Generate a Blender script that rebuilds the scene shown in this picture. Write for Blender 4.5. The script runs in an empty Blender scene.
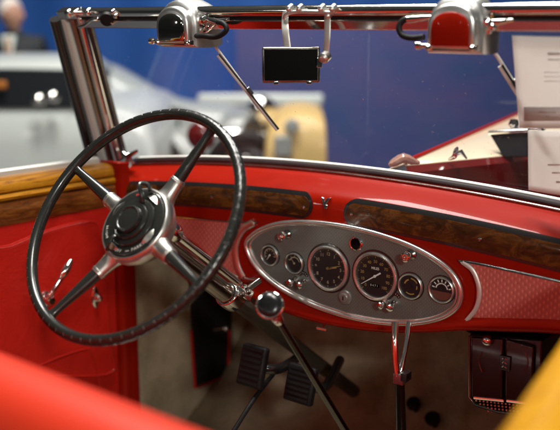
import bpy, bmesh, math, random
from mathutils import Vector, Matrix
random.seed(7)
S = bpy.context.scene
COL = S.collection
PI = math.pi

# ------------------------------------------------------------------ camera
F_PX, CX, CY = 870.0, 280.0, 215.0           # focal length and centre in photo pixels (560 x 430)
YAW, PITCH = math.radians(36), math.atan(195 / 870)
CAM = Vector((0, 0, 1.5))
RIGHT = Vector((math.cos(YAW), math.sin(YAW), 0))
FWD = Vector((-math.sin(YAW) * math.cos(PITCH), math.cos(YAW) * math.cos(PITCH), -math.sin(PITCH)))
UP = RIGHT.cross(FWD)
cd = bpy.data.cameras.new('camera')
cam = bpy.data.objects.new('camera', cd)
COL.objects.link(cam)
cam.matrix_world = Matrix.Translation(CAM) @ Matrix((RIGHT, UP, -FWD)).transposed().to_4x4()
cd.sensor_width = 36
cd.lens = 36 * F_PX / 560
cd.clip_start, cd.clip_end = 0.05, 200
cd.dof.use_dof = True
cd.dof.focus_distance = 1.67
cd.dof.aperture_fstop = 2.2
S.camera = cam

# ------------------------------------------------------------------ world, lamps, exposure
w = bpy.data.worlds.new('World')
S.world = w
w.use_nodes = True
_nt = w.node_tree
_bg = _nt.nodes['Background']
_tc = _nt.nodes.new('ShaderNodeTexCoord')
_sx = _nt.nodes.new('ShaderNodeSeparateXYZ')
_cr = _nt.nodes.new('ShaderNodeValToRGB')
_nt.links.new(_tc.outputs['Generated'], _sx.inputs[0])
_nt.links.new(_sx.outputs['Z'], _cr.inputs['Fac'])
_nt.links.new(_cr.outputs['Color'], _bg.inputs['Color'])
_e = _cr.color_ramp.elements
_e[0].position, _e[0].color = 0.0, (0.13, 0.135, 0.13, 1)
_e[1].position, _e[1].color = 1.0, (0.75, 0.75, 0.70, 1)
for _p, _c in ((0.20, (0.16, 0.163, 0.155, 1)), (0.5, (0.40, 0.40, 0.37, 1))):
    _k = _e.new(_p); _k.color = _c
_bg.inputs[1].default_value = 0.12


def area(name, loc, target, sx, sy, power, col=(1, 0.965, 0.90), spread=180):
    l = bpy.data.lights.new(name, 'AREA')
    l.shape = 'RECTANGLE'
    l.size, l.size_y, l.energy, l.color = sx, sy, power, col
    l.spread = math.radians(spread)
    o = bpy.data.objects.new(name, l)
    COL.objects.link(o)
    o.location = loc
    o.rotation_euler = (Vector(target) - Vector(loc)).to_track_quat('-Z', 'Y').to_euler()
    return o


area('glint_lamp', (-1.7, 1.6, 4.0), (-1.0, 1.2, 1.1), 0.6, 1.3, 150)
area('glint_lamp', (-0.3, 1.0, 4.2), (-0.8, 1.2, 1.1), 0.5, 0.8, 72)
area('glint_lamp', (2.1, -1.5, 2.75), (-1.3, 1.6, 0.8), 0.3, 0.3, 60)
area('glint_lamp', (-1.2, 3.6, 4.5), (-1.1, 1.2, 1.1), 1.6, 0.5, 100)
for _p, _pw in (((0.9, -2.6, 2.3), 7), ((2.6, -2.2, 2.0), 8), ((-1.6, -3.2, 2.5), 7), ((-3.6, -2.4, 2.2), 7), ((3.2, 0.6, 2.6), 8), ((0.2, -4.0, 3.4), 9)):  # small unseen lamps, added only to put glints on the chrome
    area('glint_lamp', _p, (-1.0, 1.2, 1.15), 0.11, 0.11, _pw * 0.42)
area('backdrop_lamp', (-3.2, 4.2, 4.8), (-4.6, 6.0, 0.9), 3.0, 1.0, 108, (1, 0.97, 0.92), 95)
S.view_settings.view_transform = 'Standard'
S.view_settings.look = 'None'
S.view_settings.exposure = 0.0
S.view_settings.gamma = 1
S.cycles.use_denoising = True
S.cycles.max_bounces = 10
S.cycles.diffuse_bounces = 3
S.cycles.transparent_max_bounces = 16
S.cycles.sample_clamp_indirect = 6


# ------------------------------------------------------------------ point helpers
def ray(px, py):
    return FWD + RIGHT * ((px - CX) / F_PX) - UP * ((py - CY) / F_PX)


def onp(px, py, p0, n):
    v = ray(px, py)
    n = Vector(n)
    return CAM + v * ((Vector(p0) - CAM).dot(n) / v.dot(n))


def UY(px, py, y): return onp(px, py, (0, y, 0), (0, 1, 0))
def DEP(px, py, z): return CAM + ray(px, py) * z


RAKE = math.radians(26.2)
WS0 = Vector((0, 1.53, 1.15))
WSN = Vector((0, -math.cos(RAKE), math.sin(-RAKE))) * 1.0
WSN = Vector((0, -math.cos(RAKE), -math.sin(RAKE)))     # towards the cabin
WSU = Vector((0, -math.sin(RAKE), math.cos(RAKE)))


def WS(px, py, off=0.0): return onp(px, py, WS0 + WSN * off, WSN)


DN = Vector((1, -0.10, 0)).normalized()                 # inward normal of left door (cowl narrows forward)
DP = Vector((-1.55, 1.45, 0))


def LD(px, py, off=0.0): return onp(px, py, DP + DN * off, DN)


# ------------------------------------------------------------------ object helpers
def obj(name, bm, mat, parent=None, sharp=35, bevel=0, seg=2, solid=0, sub=0, loose=True):
    bmesh.ops.recalc_face_normals(bm, faces=bm.faces)
    me = bpy.data.meshes.new(name)
    bm.to_mesh(me)
    bm.free()
    for p in me.polygons:
        p.use_smooth = True
    if sharp is not None:
        me.set_sharp_from_angle(angle=math.radians(sharp))
    for m in (mat if isinstance(mat, (list, tuple)) else [mat]):
        me.materials.append(m)
    o = bpy.data.objects.new(name, me)
    COL.objects.link(o)
    if parent is not None:
        o.parent = parent
    if solid:
        m = o.modifiers.new('solid', 'SOLIDIFY')
        m.thickness = solid
        m.offset = 0
    if bevel:
        m = o.modifiers.new('bevel', 'BEVEL')
        m.width, m.segments, m.limit_method, m.angle_limit = bevel, seg, 'ANGLE', math.radians(35)
        m.use_clamp_overlap = True
    if sub:
        m = o.modifiers.new('sub', 'SUBSURF')
        m.levels = m.render_levels = sub
    return o


def empty(name, loc, label, cat, group=None):
    o = bpy.data.objects.new(name, None)
    COL.objects.link(o)
    o.location = loc
    o['label'], o['category'] = label, cat
    if group:
        o['group'] = group
    return o


def into(parent, *objs):
    """parent objects whose meshes are in world coordinates under an Empty that has a location"""
    for o in objs:
        o.parent = parent
        o.matrix_parent_inverse = Matrix.Translation(-parent.location)


def tag(o, label, cat=None, group=None, kind=None):
    o['label'] = label
    if cat: o['category'] = cat
    if group: o['group'] = group
    if kind: o['kind'] = kind
    return o


def spline(pts, n=8, closed=False):
    P = [Vector(p) for p in pts]
    out = []
    N = len(P)
    for i in range(N if closed else N - 1):
        a, b = P[i], P[(i + 1) % N]
        p0 = P[i - 1] if (closed or i > 0) else a * 2 - b
        p3 = P[(i + 2) % N] if (closed or i + 2 < N) else b * 2 - a
        for k in range(n):
            t = k / n
            out.append(0.5 * ((2 * a) + (b - p0) * t + (2 * p0 - 5 * a + 4 * b - p3) * t * t + (3 * a - p0 - 3 * b + p3) * t ** 3))
    if not closed:
        out.append(P[-1].copy())
    return out


def interp(tab, x):
    if x <= tab[0][0]: return tab[0][1]
    for i in range(len(tab) - 1):
        if x <= tab[i + 1][0]:
            x0, x1 = tab[i][0], tab[i + 1][0]
            y0, y1 = tab[i][1], tab[i + 1][1]
            ym = tab[i - 1][1] if i > 0 else y0 - (y1 - y0)
            xm = tab[i - 1][0] if i > 0 else x0 - (x1 - x0)
            yp = tab[i + 2][1] if i + 2 < len(tab) else y1 + (y1 - y0)
            xp = tab[i + 2][0] if i + 2 < len(tab) else x1 + (x1 - x0)
            t = (x - x0) / (x1 - x0)
            m0 = (y1 - ym) / (x1 - xm) * (x1 - x0)
            m1 = (yp - y0) / (xp - x0) * (x1 - x0)
            return (2 * t ** 3 - 3 * t * t + 1) * y0 + (t ** 3 - 2 * t * t + t) * m0 + (-2 * t ** 3 + 3 * t * t) * y1 + (t ** 3 - t * t) * m1
    return tab[-1][1]


def frame(axis):
    a = Vector(axis).normalized()
    b = a.orthogonal().normalized()
    return a, b, a.cross(b)


def add_tube(bm, pts, rad, seg=14, closed=False, cap=True, flat=None, upv=None, mi=0):
    """tube through pts; rad a number or list; flat = (up vector, scale) squashes the section"""
    P = [Vector(p) for p in pts]
    N = len(P)
    rings = []
    prev = None
    for i, p in enumerate(P):
        if closed:
            t = (P[(i + 1) % N] - P[i - 1]).normalized()
        else:
            t = (P[min(i + 1, N - 1)] - P[max(i - 1, 0)]).normalized()
        if prev is None:
            b = Vector(upv) - t * Vector(upv).dot(t) if upv is not None else t.orthogonal()
        else:
            b = prev - t * prev.dot(t)
        b.normalize()
        prev = b
        c = t.cross(b)
        r = rad[i] if isinstance(rad, (list, tuple)) else rad
        s = flat or 1.0
        rings.append([bm.verts.new(p + b * (r * s * math.cos(2 * PI * k / seg)) + c * (r * math.sin(2 * PI * k / seg))) for k in range(seg)])
    for i in range(N if closed else N - 1):
        A, B = rings[i], rings[(i + 1) % N]
        for k in range(seg):
            f = bm.faces.new((A[k], A[(k + 1) % seg], B[(k + 1) % seg], B[k]))
            f.material_index = mi
    if cap and not closed:
        bm.faces.new(rings[0]).material_index = mi
        bm.faces.new(rings[-1]).material_index = mi
    return rings


def add_lathe(bm, prof, org, axis, seg=40, mi=0, sx=1.0):
    """prof: list of (radius, height along axis)"""
    a, b, c = frame(axis)
    org = Vector(org)
    rings = []
    for r, h in prof:
        if r <= 1e-6:
            rings.append([bm.verts.new(org + a * h)])
        else:
            rings.append([bm.verts.new(org + a * h + b * (r * math.cos(2 * PI * k / seg)) + c * (r * math.sin(2 * PI * k / seg))) for k in range(seg)])
    for i in range(len(rings) - 1):
        A, B = rings[i], rings[i + 1]
        if len(A) == 1 and len(B) == 1: continue
        for k in range(seg):
            k2 = (k + 1) % seg
            if len(A) == 1: f = bm.faces.new((A[0], B[k2], B[k]))
            elif len(B) == 1: f = bm.faces.new((A[k], A[k2], B[0]))
            else: f = bm.faces.new((A[k], A[k2], B[k2], B[k]))
            f.material_index = mi


def add_prism(bm, outline, vec, mi=0):
    """polygon outline (world points) extruded along vec"""
    vec = Vector(vec)
    A = [bm.verts.new(Vector(p)) for p in outline]
    B = [bm.verts.new(Vector(p) + vec) for p in outline]
    n = len(A)
    fs = [bm.faces.new(A), bm.faces.new(list(reversed(B)))]
    for i in range(n):
        fs.append(bm.faces.new((A[i], B[i], B[(i + 1) % n], A[(i + 1) % n])))
    for f in fs: f.material_index = mi


def add_box(bm, c, ax, ay, az, mi=0):
    """box centred at c, half-axis vectors ax, ay, az"""
    c, ax, ay, az = Vector(c), Vector(ax), Vector(ay), Vector(az)
    add_prism(bm, [c - ax - ay - az, c + ax - ay - az, c + ax + ay - az, c - ax + ay - az], az * 2, mi)


def add_grid(bm, rows, mi=0):
    V = [[bm.verts.new(Vector(p)) for p in r] for r in rows]
    for i in range(len(V) - 1):
        for j in range(len(V[0]) - 1):
            bm.faces.new((V[i][j], V[i][j + 1], V[i + 1][j + 1], V[i + 1][j])).material_index = mi


def BM(): return bmesh.new()


def text_bm(s, size, org, ux, uy, depth=0.0006, align='CENTER', bold=0.0):
    cu = bpy.data.curves.new('t', 'FONT')
    cu.body, cu.size, cu.extrude, cu.align_x, cu.align_y = s, 1.0, 0.0, align, 'CENTER'
    cu.offset = bold
    o = bpy.data.objects.new('t', cu)
    COL.objects.link(o)
    dg = bpy.context.evaluated_depsgraph_get()
    me = bpy.data.meshes.new_from_object(o.evaluated_get(dg))
    bpy.data.objects.remove(o)
    bm = bmesh.new()
    bm.from_mesh(me)
    bpy.data.meshes.remove(me)
    ux, uy, org = Vector(ux).normalized(), Vector(uy).normalized(), Vector(org)
    for v in bm.verts:
        v.co = org + ux * (v.co.x * size) + uy * (v.co.y * size)
    return bm


def merge(bm, other):
    me = bpy.data.meshes.new('m')
    other.to_mesh(me)
    other.free()
    bm.from_mesh(me)
    bpy.data.meshes.remove(me)


# ------------------------------------------------------------------ materials
def mat(name, col=(0.5, 0.5, 0.5), rough=0.5, metal=0.0, coat=0.0, spec=0.5, emit=None):
    m = bpy.data.materials.new(name)
    m.use_nodes = True
    b = m.node_tree.nodes['Principled BSDF']
    b.inputs['Base Color'].default_value = (*col, 1)
    b.inputs['Roughness'].default_value = rough
    b.inputs['Metallic'].default_value = metal
    b.inputs['Coat Weight'].default_value = coat
    b.inputs['Coat Roughness'].default_value = 0.06
    b.inputs['Specular IOR Level'].default_value = spec
    return m


def nd(m, t, **kw):
    n = m.node_tree.nodes.new(t)
    for k, v in kw.items():
        if k in n.inputs: n.inputs[k].default_value = v
        else: setattr(n, k, v)
    return n


def ln(m, a, b): m.node_tree.links.new(a, b)


def bsdf(m): return m.node_tree.nodes['Principled BSDF']


def coords(m, scale=(1, 1, 1), rot=(0, 0, 0)):
    tc = nd(m, 'ShaderNodeTexCoord')
    mp = nd(m, 'ShaderNodeMapping')
    mp.inputs['Scale'].default_value = scale
    mp.inputs['Rotation'].default_value = rot
    ln(m, tc.outputs['Object'], mp.inputs['Vector'])
    return mp.outputs['Vector']


def ramp(m, fac, stops):
    r = nd(m, 'ShaderNodeValToRGB')
    e = r.color_ramp.elements
    while len(e) < len(stops): e.new(0.5)
    for i, (p, c) in enumerate(stops):
        e[i].position = p
        e[i].color = (*c, 1)
    ln(m, fac, r.inputs['Fac'])
    return r


def bump(m, h, strength, dist=0.002):
    b = nd(m, 'ShaderNodeBump')
    b.inputs['Strength'].default_value = strength
    b.inputs['Distance'].default_value = dist
    ln(m, h, b.inputs['Height'])
    ln(m, b.outputs['Normal'], bsdf(m).inputs['Normal'])
    return b


def noise(m, vec, scale, detail=4, rough=0.55):
    n = nd(m, 'ShaderNodeTexNoise')
    n.inputs['Scale'].default_value = scale
    n.inputs['Detail'].default_value = detail
    n.inputs['Roughness'].default_value = rough
    ln(m, vec, n.inputs['Vector'])
    return n


def rough_noise(m, vec, scale, lo, hi):
    n = noise(m, vec, scale)
    r = nd(m, 'ShaderNodeMapRange')
    r.inputs['To Min'].default_value, r.inputs['To Max'].default_value = lo, hi
    ln(m, n.outputs['Fac'], r.inputs['Value'])
    ln(m, r.outputs['Result'], bsdf(m).inputs['Roughness'])


M = {}
M['red'] = m = mat('red_lacquer', (0.265, 0.008, 0.002), 0.36, coat=0.18, spec=0.05)
bsdf(m).inputs['Coat Roughness'].default_value = 0.025
rough_noise(m, coords(m), 9, 0.30, 0.44)
M['dark_red'] = m = mat('maroon_lacquer', (0.10, 0.006, 0.006), 0.2, coat=0.8)
M['leather'] = m = mat('red_leather', (0.46, 0.013, 0.007), 0.42, coat=0.08, spec=0.25)
v = coords(m)
vo = nd(m, 'ShaderNodeTexVoronoi')
vo.inputs['Scale'].default_value = 330
ln(m, v, vo.inputs['Vector'])
_wr = noise(m, v, 9, 4, 0.6); _wr.inputs['Distortion'].default_value = 0.8
_ad = nd(m, 'ShaderNodeMath', operation='MULTIPLY_ADD'); _ad.inputs[1].default_value = 0.12
ln(m, vo.outputs['Distance'], _ad.inputs[0]); ln(m, _wr.outputs['Fac'], _ad.inputs[2])
bump(m, _ad.outputs[0], 0.55, 0.008)
rough_noise(m, v, 14, 0.34, 0.52)
M['seat_leather'] = m = mat('seat_leather', (0.48, 0.026, 0.008), 0.5, spec=0.2)
bump(m, noise(m, coords(m), 260).outputs['Fac'], 0.2, 0.001)


def wood(name, stops, sc, rot=(0, 0, 0), coat=0.8):
    m = mat(name, (0.1, 0.04, 0.01), 0.3, coat=coat)
    v = coords(m, sc, rot)
    n1 = noise(m, v, 3.0, 6, 0.62)
    n1.inputs['Distortion'].default_value = 1.2
    n2 = noise(m, v, 48.0, 4, 0.7)
    mx = nd(m, 'ShaderNodeMath', operation='MULTIPLY_ADD')
    mx.inputs[1].default_value = 0.3
    ln(m, n2.outputs['Fac'], mx.inputs[0])
    ln(m, n1.outputs['Fac'], mx.inputs[2])
    r = ramp(m, mx.outputs[0], stops)
    ln(m, r.outputs['Color'], bsdf(m).inputs['Base Color'])
    bump(m, n2.outputs['Fac'], 0.05, 0.001)
    return m


M['walnut'] = wood('burl_walnut', [(0.46, (0.012, 0.004, 0.002)), (0.62, (0.040, 0.012, 0.002)), (0.76, (0.105, 0.034, 0.005)), (0.92, (0.022, 0.006, 0.002))], (7, 9, 14), coat=0.3)
bsdf(M['walnut']).inputs['Specular IOR Level'].default_value = 0.2
M['cap_honey'] = wood('polished_honey_wood', [(0.42, (0.07, 0.020, 0.002)), (0.54, (0.24, 0.085, 0.003)), (0.70, (0.40, 0.17, 0.006)), (0.9, (0.15, 0.050, 0.003))], (46, 2.5, 46), coat=0.9)
M['cap_brown'] = wood('brown_cap_wood', [(0.45, (0.05, 0.014, 0.003)), (0.66, (0.20, 0.065, 0.010)), (0.85, (0.34, 0.14, 0.025))], (30, 4, 30), coat=1.0)
M['cap_yellow'] = wood('honey_cap_wood', [(0.42, (0.12, 0.040, 0.002)), (0.56, (0.36, 0.165, 0.002)), (0.85, (0.47, 0.235, 0.003))], (34, 3, 34), coat=0.25)
bsdf(M['cap_yellow']).inputs['Specular IOR Level'].default_value = 0.15
M['chrome'] = m = mat('chrome', (0.82, 0.81, 0.78), 0.08, 1.0)
rough_noise(m, coords(m), 40, 0.04, 0.14)
M['soft_chrome'] = m = mat('worn_chrome', (0.80, 0.80, 0.77), 0.32, 1.0)
rough_noise(m, coords(m), 35, 0.24, 0.42)
M['mirror_dark'] = mat('dark_polished_plate', (0.42, 0.40, 0.36), 0.07, 1.0)
M['dark_chrome'] = m = mat('tarnished_chrome', (0.34, 0.31, 0.27), 0.18, 1.0)
rough_noise(m, coords(m), 30, 0.12, 0.3)
M['alu'] = m = mat('cast_aluminium', (0.66, 0.65, 0.60), 0.33, 1.0)
rough_noise(m, coords(m), 60, 0.26, 0.42)
M['bakelite'] = m = mat('black_bakelite', (0.013, 0.014, 0.012), 0.27, coat=0.25)
v = coords(m)
rough_noise(m, v, 30, 0.23, 0.31)
M['rubber'] = m = mat('black_rubber', (0.010, 0.010, 0.010), 0.55, spec=0.2)
bump(m, noise(m, coords(m), 300).outputs['Fac'], 0.15, 0.001)
M['black_paint'] = mat('black_enamel', (0.012, 0.011, 0.011), 0.22, coat=0.4)
M['black_gloss'] = mat('black_mirror_face', (0.0015, 0.0015, 0.0015), 0.3, spec=0.06)
M['dial'] = mat('black_dial', (0.010, 0.011, 0.011), 0.5)
M['cream_ink'] = mat('cream_ink', (0.42, 0.38, 0.26), 0.5)
M['gold_ink'] = mat('gold_ink', (0.36, 0.27, 0.085), 0.45)
M['white_ink'] = mat('white_ink', (0.7, 0.79, 0.74), 0.4)
M['silver_ink'] = mat('silver_lettering', (0.45, 0.45, 0.41), 0.4, 0.3)
M['red_ink'] = mat('red_lettering', (0.55, 0.04, 0.04), 0.4)
M['white_dial'] = mat('ivory_dial', (0.62, 0.6, 0.52), 0.45)
M['cream'] = mat('cream_lacquer', (0.74, 0.63, 0.44), 0.25, coat=0.5)
M['white_car'] = mat('white_lacquer', (0.58, 0.62, 0.60), 0.3, coat=0.4)
M['silver_car'] = mat('silver_grey_lacquer', (0.33, 0.36, 0.34), 0.35, coat=0.3)
M['grey_car'] = mat('pale_grey_lacquer', (0.30, 0.32, 0.30), 0.3, coat=0.5)
M['yellow_car'] = mat('yellow_lacquer', (0.66, 0.46, 0.17), 0.45, coat=0.2)
M['glass_black'] = mat('dark_car_glass', (0.012, 0.014, 0.017), 0.5, spec=0.1)
M['bezel'] = mat('nickel_bezel', (0.66, 0.67, 0.63), 0.26, 0.9)
M['pale_metal'] = mat('pale_nickel', (0.84, 0.83, 0.75), 0.35, 0.0, spec=0.6)
M['channel'] = mat('grey_channel', (0.58, 0.58, 0.54), 0.45, 0.0, spec=0.3)
M['satin'] = mat('satin_silver', (0.62, 0.62, 0.58), 0.42, 0.55)
M['window_dark'] = mat('dark_window', (0.02, 0.025, 0.03), 0.08, spec=0.6)
M['suit'] = mat('dark_suit_cloth', (0.016, 0.018, 0.022), 0.8)
M['skin'] = mat('skin', (0.42, 0.22, 0.15), 0.6)
M['hair'] = mat('white_hair', (0.68, 0.62, 0.56), 0.7)
M['blue_wall'] = m = mat('blue_backdrop_cloth', (0.006, 0.070, 0.30), 0.8)
r = ramp(m, noise(m, coords(m), 0.7, 3).outputs['Fac'], [(0.35, (0.004, 0.056, 0.25)), (0.7, (0.008, 0.085, 0.34))])
ln(m, r.outputs['Color'], bsdf(m).inputs['Base Color'])
M['purple'] = m = mat('purple_glass_reflection', (0.060, 0.045, 0.21), 0.6)  # purple reflection of the windshield glass, put into a board's colour
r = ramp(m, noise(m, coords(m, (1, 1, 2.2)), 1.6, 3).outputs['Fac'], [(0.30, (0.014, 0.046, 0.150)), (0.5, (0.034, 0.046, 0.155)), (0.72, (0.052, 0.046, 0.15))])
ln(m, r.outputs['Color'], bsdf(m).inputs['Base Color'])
M['swoosh'] = mat('blue_print', (0.013, 0.054, 0.165), 0.6)
M['floor'] = m = mat('grey_hall_floor', (0.10, 0.10, 0.11), 0.45)
M['amber'] = mat('amber_glass', (0.58, 0.34, 0.27), 0.12, coat=0.5)
bsdf(M['amber']).inputs['Transmission Weight'].default_value = 0.5
M['amber2'] = mat('orange_lamp_lens', (0.38, 0.13, 0.02), 0.3)

# carpet
M['carpet'] = m = mat('beige_carpet', (0.19, 0.145, 0.082), 0.95, spec=0.1)
v = coords(m)
n = noise(m, v, 420, 3, 0.7)
n2 = noise(m, v, 9, 4, 0.6)
mx = nd(m, 'ShaderNodeMath', operation='MULTIPLY')
ln(m, n.outputs['Fac'], mx.inputs[0]); ln(m, n2.outputs['Fac'], mx.inputs[1])
r = ramp(m, mx.outputs[0], [(0.12, (0.27, 0.225, 0.145)), (0.36, (0.60, 0.52, 0.36))])
ln(m, r.outputs['Color'], bsdf(m).inputs['Base Color'])
bump(m, n.outputs['Fac'], 0.8, 0.004)

# engine turned plates: rows of swirled spots
def turned(name, base, light, rough, pitch, metal, sxz=(1, 1), contrast=(0.05, 0.5), bs=0.25):
    m = mat(name, base, rough, metal)
    tc = nd(m, 'ShaderNodeTexCoord')
    sp = nd(m, 'ShaderNodeSeparateXYZ')
    ln(m, tc.outputs['Object'], sp.inputs[0])
    def lin(a, b):     # a*x + b*z
        p = nd(m, 'ShaderNodeMath', operation='MULTIPLY'); p.inputs[1].default_value = a / pitch
        q = nd(m, 'ShaderNodeMath', operation='MULTIPLY_ADD'); q.inputs[1].default_value = b / pitch
        ln(m, sp.outputs['X'], p.inputs[0]); ln(m, sp.outputs['Z'], q.inputs[0]); ln(m, p.outputs[0], q.inputs[2])
        return q.outputs[0]
    cells = []
    for a, b in ((sxz[0], sxz[1]), (sxz[0], -sxz[1])):
        f = nd(m, 'ShaderNodeMath', operation='FRACT'); ln(m, lin(a, b), f.inputs[0])
        s = nd(m, 'ShaderNodeMath', operation='SUBTRACT'); s.inputs[1].default_value = 0.5; ln(m, f.outputs[0], s.inputs[0])
        cells.append(s.outputs[0])
    # un-rotate to spot coordinates: u ~ x, w ~ z
    u = nd(m, 'ShaderNodeMath', operation='ADD'); ln(m, cells[0], u.inputs[0]); ln(m, cells[1], u.inputs[1])
    ww = nd(m, 'ShaderNodeMath', operation='SUBTRACT'); ln(m, cells[0], ww.inputs[0]); ln(m, cells[1], ww.inputs[1])
    u2 = nd(m, 'ShaderNodeMath', operation='MULTIPLY'); u2.inputs[1].default_value = 2.3; ln(m, u.outputs[0], u2.inputs[0])
    cb = nd(m, 'ShaderNodeCombineXYZ'); ln(m, u2.outputs[0], cb.inputs[0]); ln(m, ww.outputs[0], cb.inputs[1])
    le = nd(m, 'ShaderNodeVectorMath', operation='LENGTH'); ln(m, cb.outputs[0], le.inputs[0])
    r = ramp(m, le.outputs['Value'], [(contrast[0], light), (contrast[1], base), (1.0, tuple(c * 0.82 for c in base))])  # paler spot centres paint in the highlights of turned metal
    ln(m, r.outputs['Color'], bsdf(m).inputs['Base Color'])
    n = noise(m, tc.outputs['Object'], 25, 3)
    rr = nd(m, 'ShaderNodeMapRange'); rr.inputs['To Min'].default_value, rr.inputs['To Max'].default_value = rough - 0.07, rough + 0.1
    ln(m, n.outputs['Fac'], rr.inputs['Value']); ln(m, rr.outputs['Result'], bsdf(m).inputs['Roughness'])
    bump(m, le.outputs['Value'], bs, 0.0012)
    return m


M['turned_red'] = turned('red_engine_turned_panel', (0.60, 0.17, 0.14), (0.72, 0.32, 0.26), 0.36, 0.0066, 0.25, (0.5, 0.5), (0.10, 0.48), 0.35)
M['turned_grey'] = turned('grey_engine_turned_plate', (0.165, 0.205, 0.188), (0.180, 0.222, 0.205), 0.38, 0.0036, 0.4, (0.5, 0.5), (0.1, 0.6), 0.02)


def glass(name, tint, ior=1.45, dust=0.0, gloss_rough=0.0):
    m = bpy.data.materials.new(name)
    m.use_nodes = True
    nt = m.node_tree
    nt.nodes.remove(bsdf(m))
    out = nt.nodes['Material Output']
    tr = nd(m, 'ShaderNodeBsdfTransparent'); tr.inputs[0].default_value = (*tint, 1)
    gl = nd(m, 'ShaderNodeBsdfGlossy'); gl.inputs['Roughness'].default_value = gloss_rough
    fr = nd(m, 'ShaderNodeFresnel'); fr.inputs['IOR'].default_value = ior
    mx = nd(m, 'ShaderNodeMixShader')
    ge = nd(m, 'ShaderNodeNewGeometry')
    bf = nd(m, 'ShaderNodeMath', operation='SUBTRACT'); bf.inputs[0].default_value = 1.0
    ln(m, ge.outputs['Backfacing'], bf.inputs[1])
    fm = nd(m, 'ShaderNodeMath', operation='MULTIPLY')
    ln(m, fr.outputs[0], fm.inputs[0]); ln(m, bf.outputs[0], fm.inputs[1])
    ln(m, fm.outputs[0], mx.inputs[0]); ln(m, tr.outputs[0], mx.inputs[1]); ln(m, gl.outputs[0], mx.inputs[2])
    last = mx.outputs[0]
    if dust:
        df = nd(m, 'ShaderNodeBsdfDiffuse'); df.inputs[0].default_value = (0.8, 0.78, 0.75, 1)
        v = coords(m)
        n = noise(m, v, 130, 2, 0.5)
        r = ramp(m, n.outputs['Fac'], [(0.70, (0, 0, 0)), (0.80, (dust, dust, dust))])
        n2 = noise(m, v, 6, 3)
        r2 = ramp(m, n2.outputs['Fac'], [(0.45, (0, 0, 0)), (0.75, (0.035, 0.035, 0.035))])
        ad = nd(m, 'ShaderNodeMath', operation='ADD'); ln(m, r.outputs[0], ad.inputs[0]); ln(m, r2.outputs[0], ad.inputs[1])
        m2 = nd(m, 'ShaderNodeMixShader')
        ln(m, ad.outputs[0], m2.inputs[0]); ln(m, last, m2.inputs[1]); ln(m, df.outputs[0], m2.inputs[2])
        last = m2.outputs[0]
    ln(m, last, out.inputs[0])
    return m


M['windshield'] = glass('windshield_glass', (0.955, 0.95, 0.965), 1.35, 0.35)
M['dial_glass'] = glass('dial_glass', (0.97, 0.97, 0.97), 1.4)
M['paper'] = m = mat('printed_paper', (0.92, 0.91, 0.88), 0.7)
_tl = nd(m, 'ShaderNodeBsdfTranslucent')
_tl.inputs[0].default_value = (0.95, 0.94, 0.90, 1)
_mx = nd(m, 'ShaderNodeMixShader')
_mx.inputs[0].default_value = 0.5
ln(m, bsdf(m).outputs[0], _mx.inputs[1]); ln(m, _tl.outputs[0], _mx.inputs[2])
ln(m, _mx.outputs[0], m.node_tree.nodes['Material Output'].inputs[0])
def print_mat(name, c):
    m = mat(name, c, 0.7)
    t = nd(m, 'ShaderNodeBsdfTranslucent')
    t.inputs[0].default_value = (*c, 1)
    x = nd(m, 'ShaderNodeMixShader')
    x.inputs[0].default_value = 0.5
    ln(m, bsdf(m).outputs[0], x.inputs[1]); ln(m, t.outputs[0], x.inputs[2])
    ln(m, x.outputs[0], m.node_tree.nodes['Material Output'].inputs[0])
    return m


M['paper_grey'] = print_mat('grey_print', (0.80, 0.77, 0.76))
M['paper_pale'] = print_mat('pale_print', (0.92, 0.90, 0.88))

# ================================================================== SETTING
bm = BM()
add_grid(bm, [[(-40, -15, 0), (25, -15, 0)], [(-40, 40, 0), (25, 40, 0)]])
o = obj('floor', bm, M['floor']); o['kind'] = 'structure'
# blue cloth wall, square to the line of sight, with shallow folds
bm = BM()
H = Vector((FWD.x, FWD.y, 0)).normalized()
base = Vector((0, 0, 0)) + H * 8.6
rows = []
for z in (0.0, 1.5, 3.0, 4.2):
    rows.append([base + RIGHT * (i * 0.06) + H * (0.055 * math.sin(i * 0.42) + 0.045 * math.sin(i * 0.17 + 1)) + Vector((0, 0, z)) for i in range(-130, 131)])
add_grid(bm, rows)
o = obj('backdrop_wall', bm, M['blue_wall'], sharp=None); o['kind'] = 'structure'
tag(o, 'tall blue cloth backdrop wall behind the show cars')

# ================================================================== THE CAR
CAR = empty('vintage_car', (-0.93, 1.45, 0), 'red open vintage car with black steering wheel, oval gauge cluster and wood inlaid dashboard', 'car')


def part(name, bm, m, parent=None, **kw):
    o = obj(name, bm, m, **kw)
    if parent is None:
        into(CAR, o)
    else:
        o.parent = parent
    return o


XC = -0.935
def crown(x): return 0.10 * (x - XC) ** 2


# ---------------- dashboard body
ZB = [(-1.57, 1.02), (-1.40, 1.005), (-1.301, 0.984), (-1.227, 0.945), (-1.142, 0.911), (-1.046, 0.891), (-0.931, 0.886), (-0.8, 0.898),
      (-0.7, 0.92), (-0.632, 0.938), (-0.555, 0.953), (-0.453, 0.971), (-0.3, 0.985)]
PROF = [(1.190, 1.534), (1.184, 1.526), (1.177, 1.514), (1.170, 1.500), (1.162, 1.484), (1.154, 1.470), (1.147, 1.462), (1.138, 1.4575),
        (1.120, 1.4545), (1.100, 1.4525), (1.085, 1.4530), (1.07, 1.4545)]


def dash_y(x, z):
    zr = z + crown(x)
    if zr >= 1.07:
        for i in range(len(PROF) - 1):
            if zr >= PROF[i + 1][0]:
                t = (PROF[i][0] - zr) / (PROF[i][0] - PROF[i + 1][0])
                t = max(0, min(1, t))
                return PROF[i][1] + (PROF[i + 1][1] - PROF[i][1]) * t
    return 1.4545


def dash(x, z, off=0.0):
    return Vector((x, dash_y(x, z) - off, z + off * 0.25))


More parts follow.
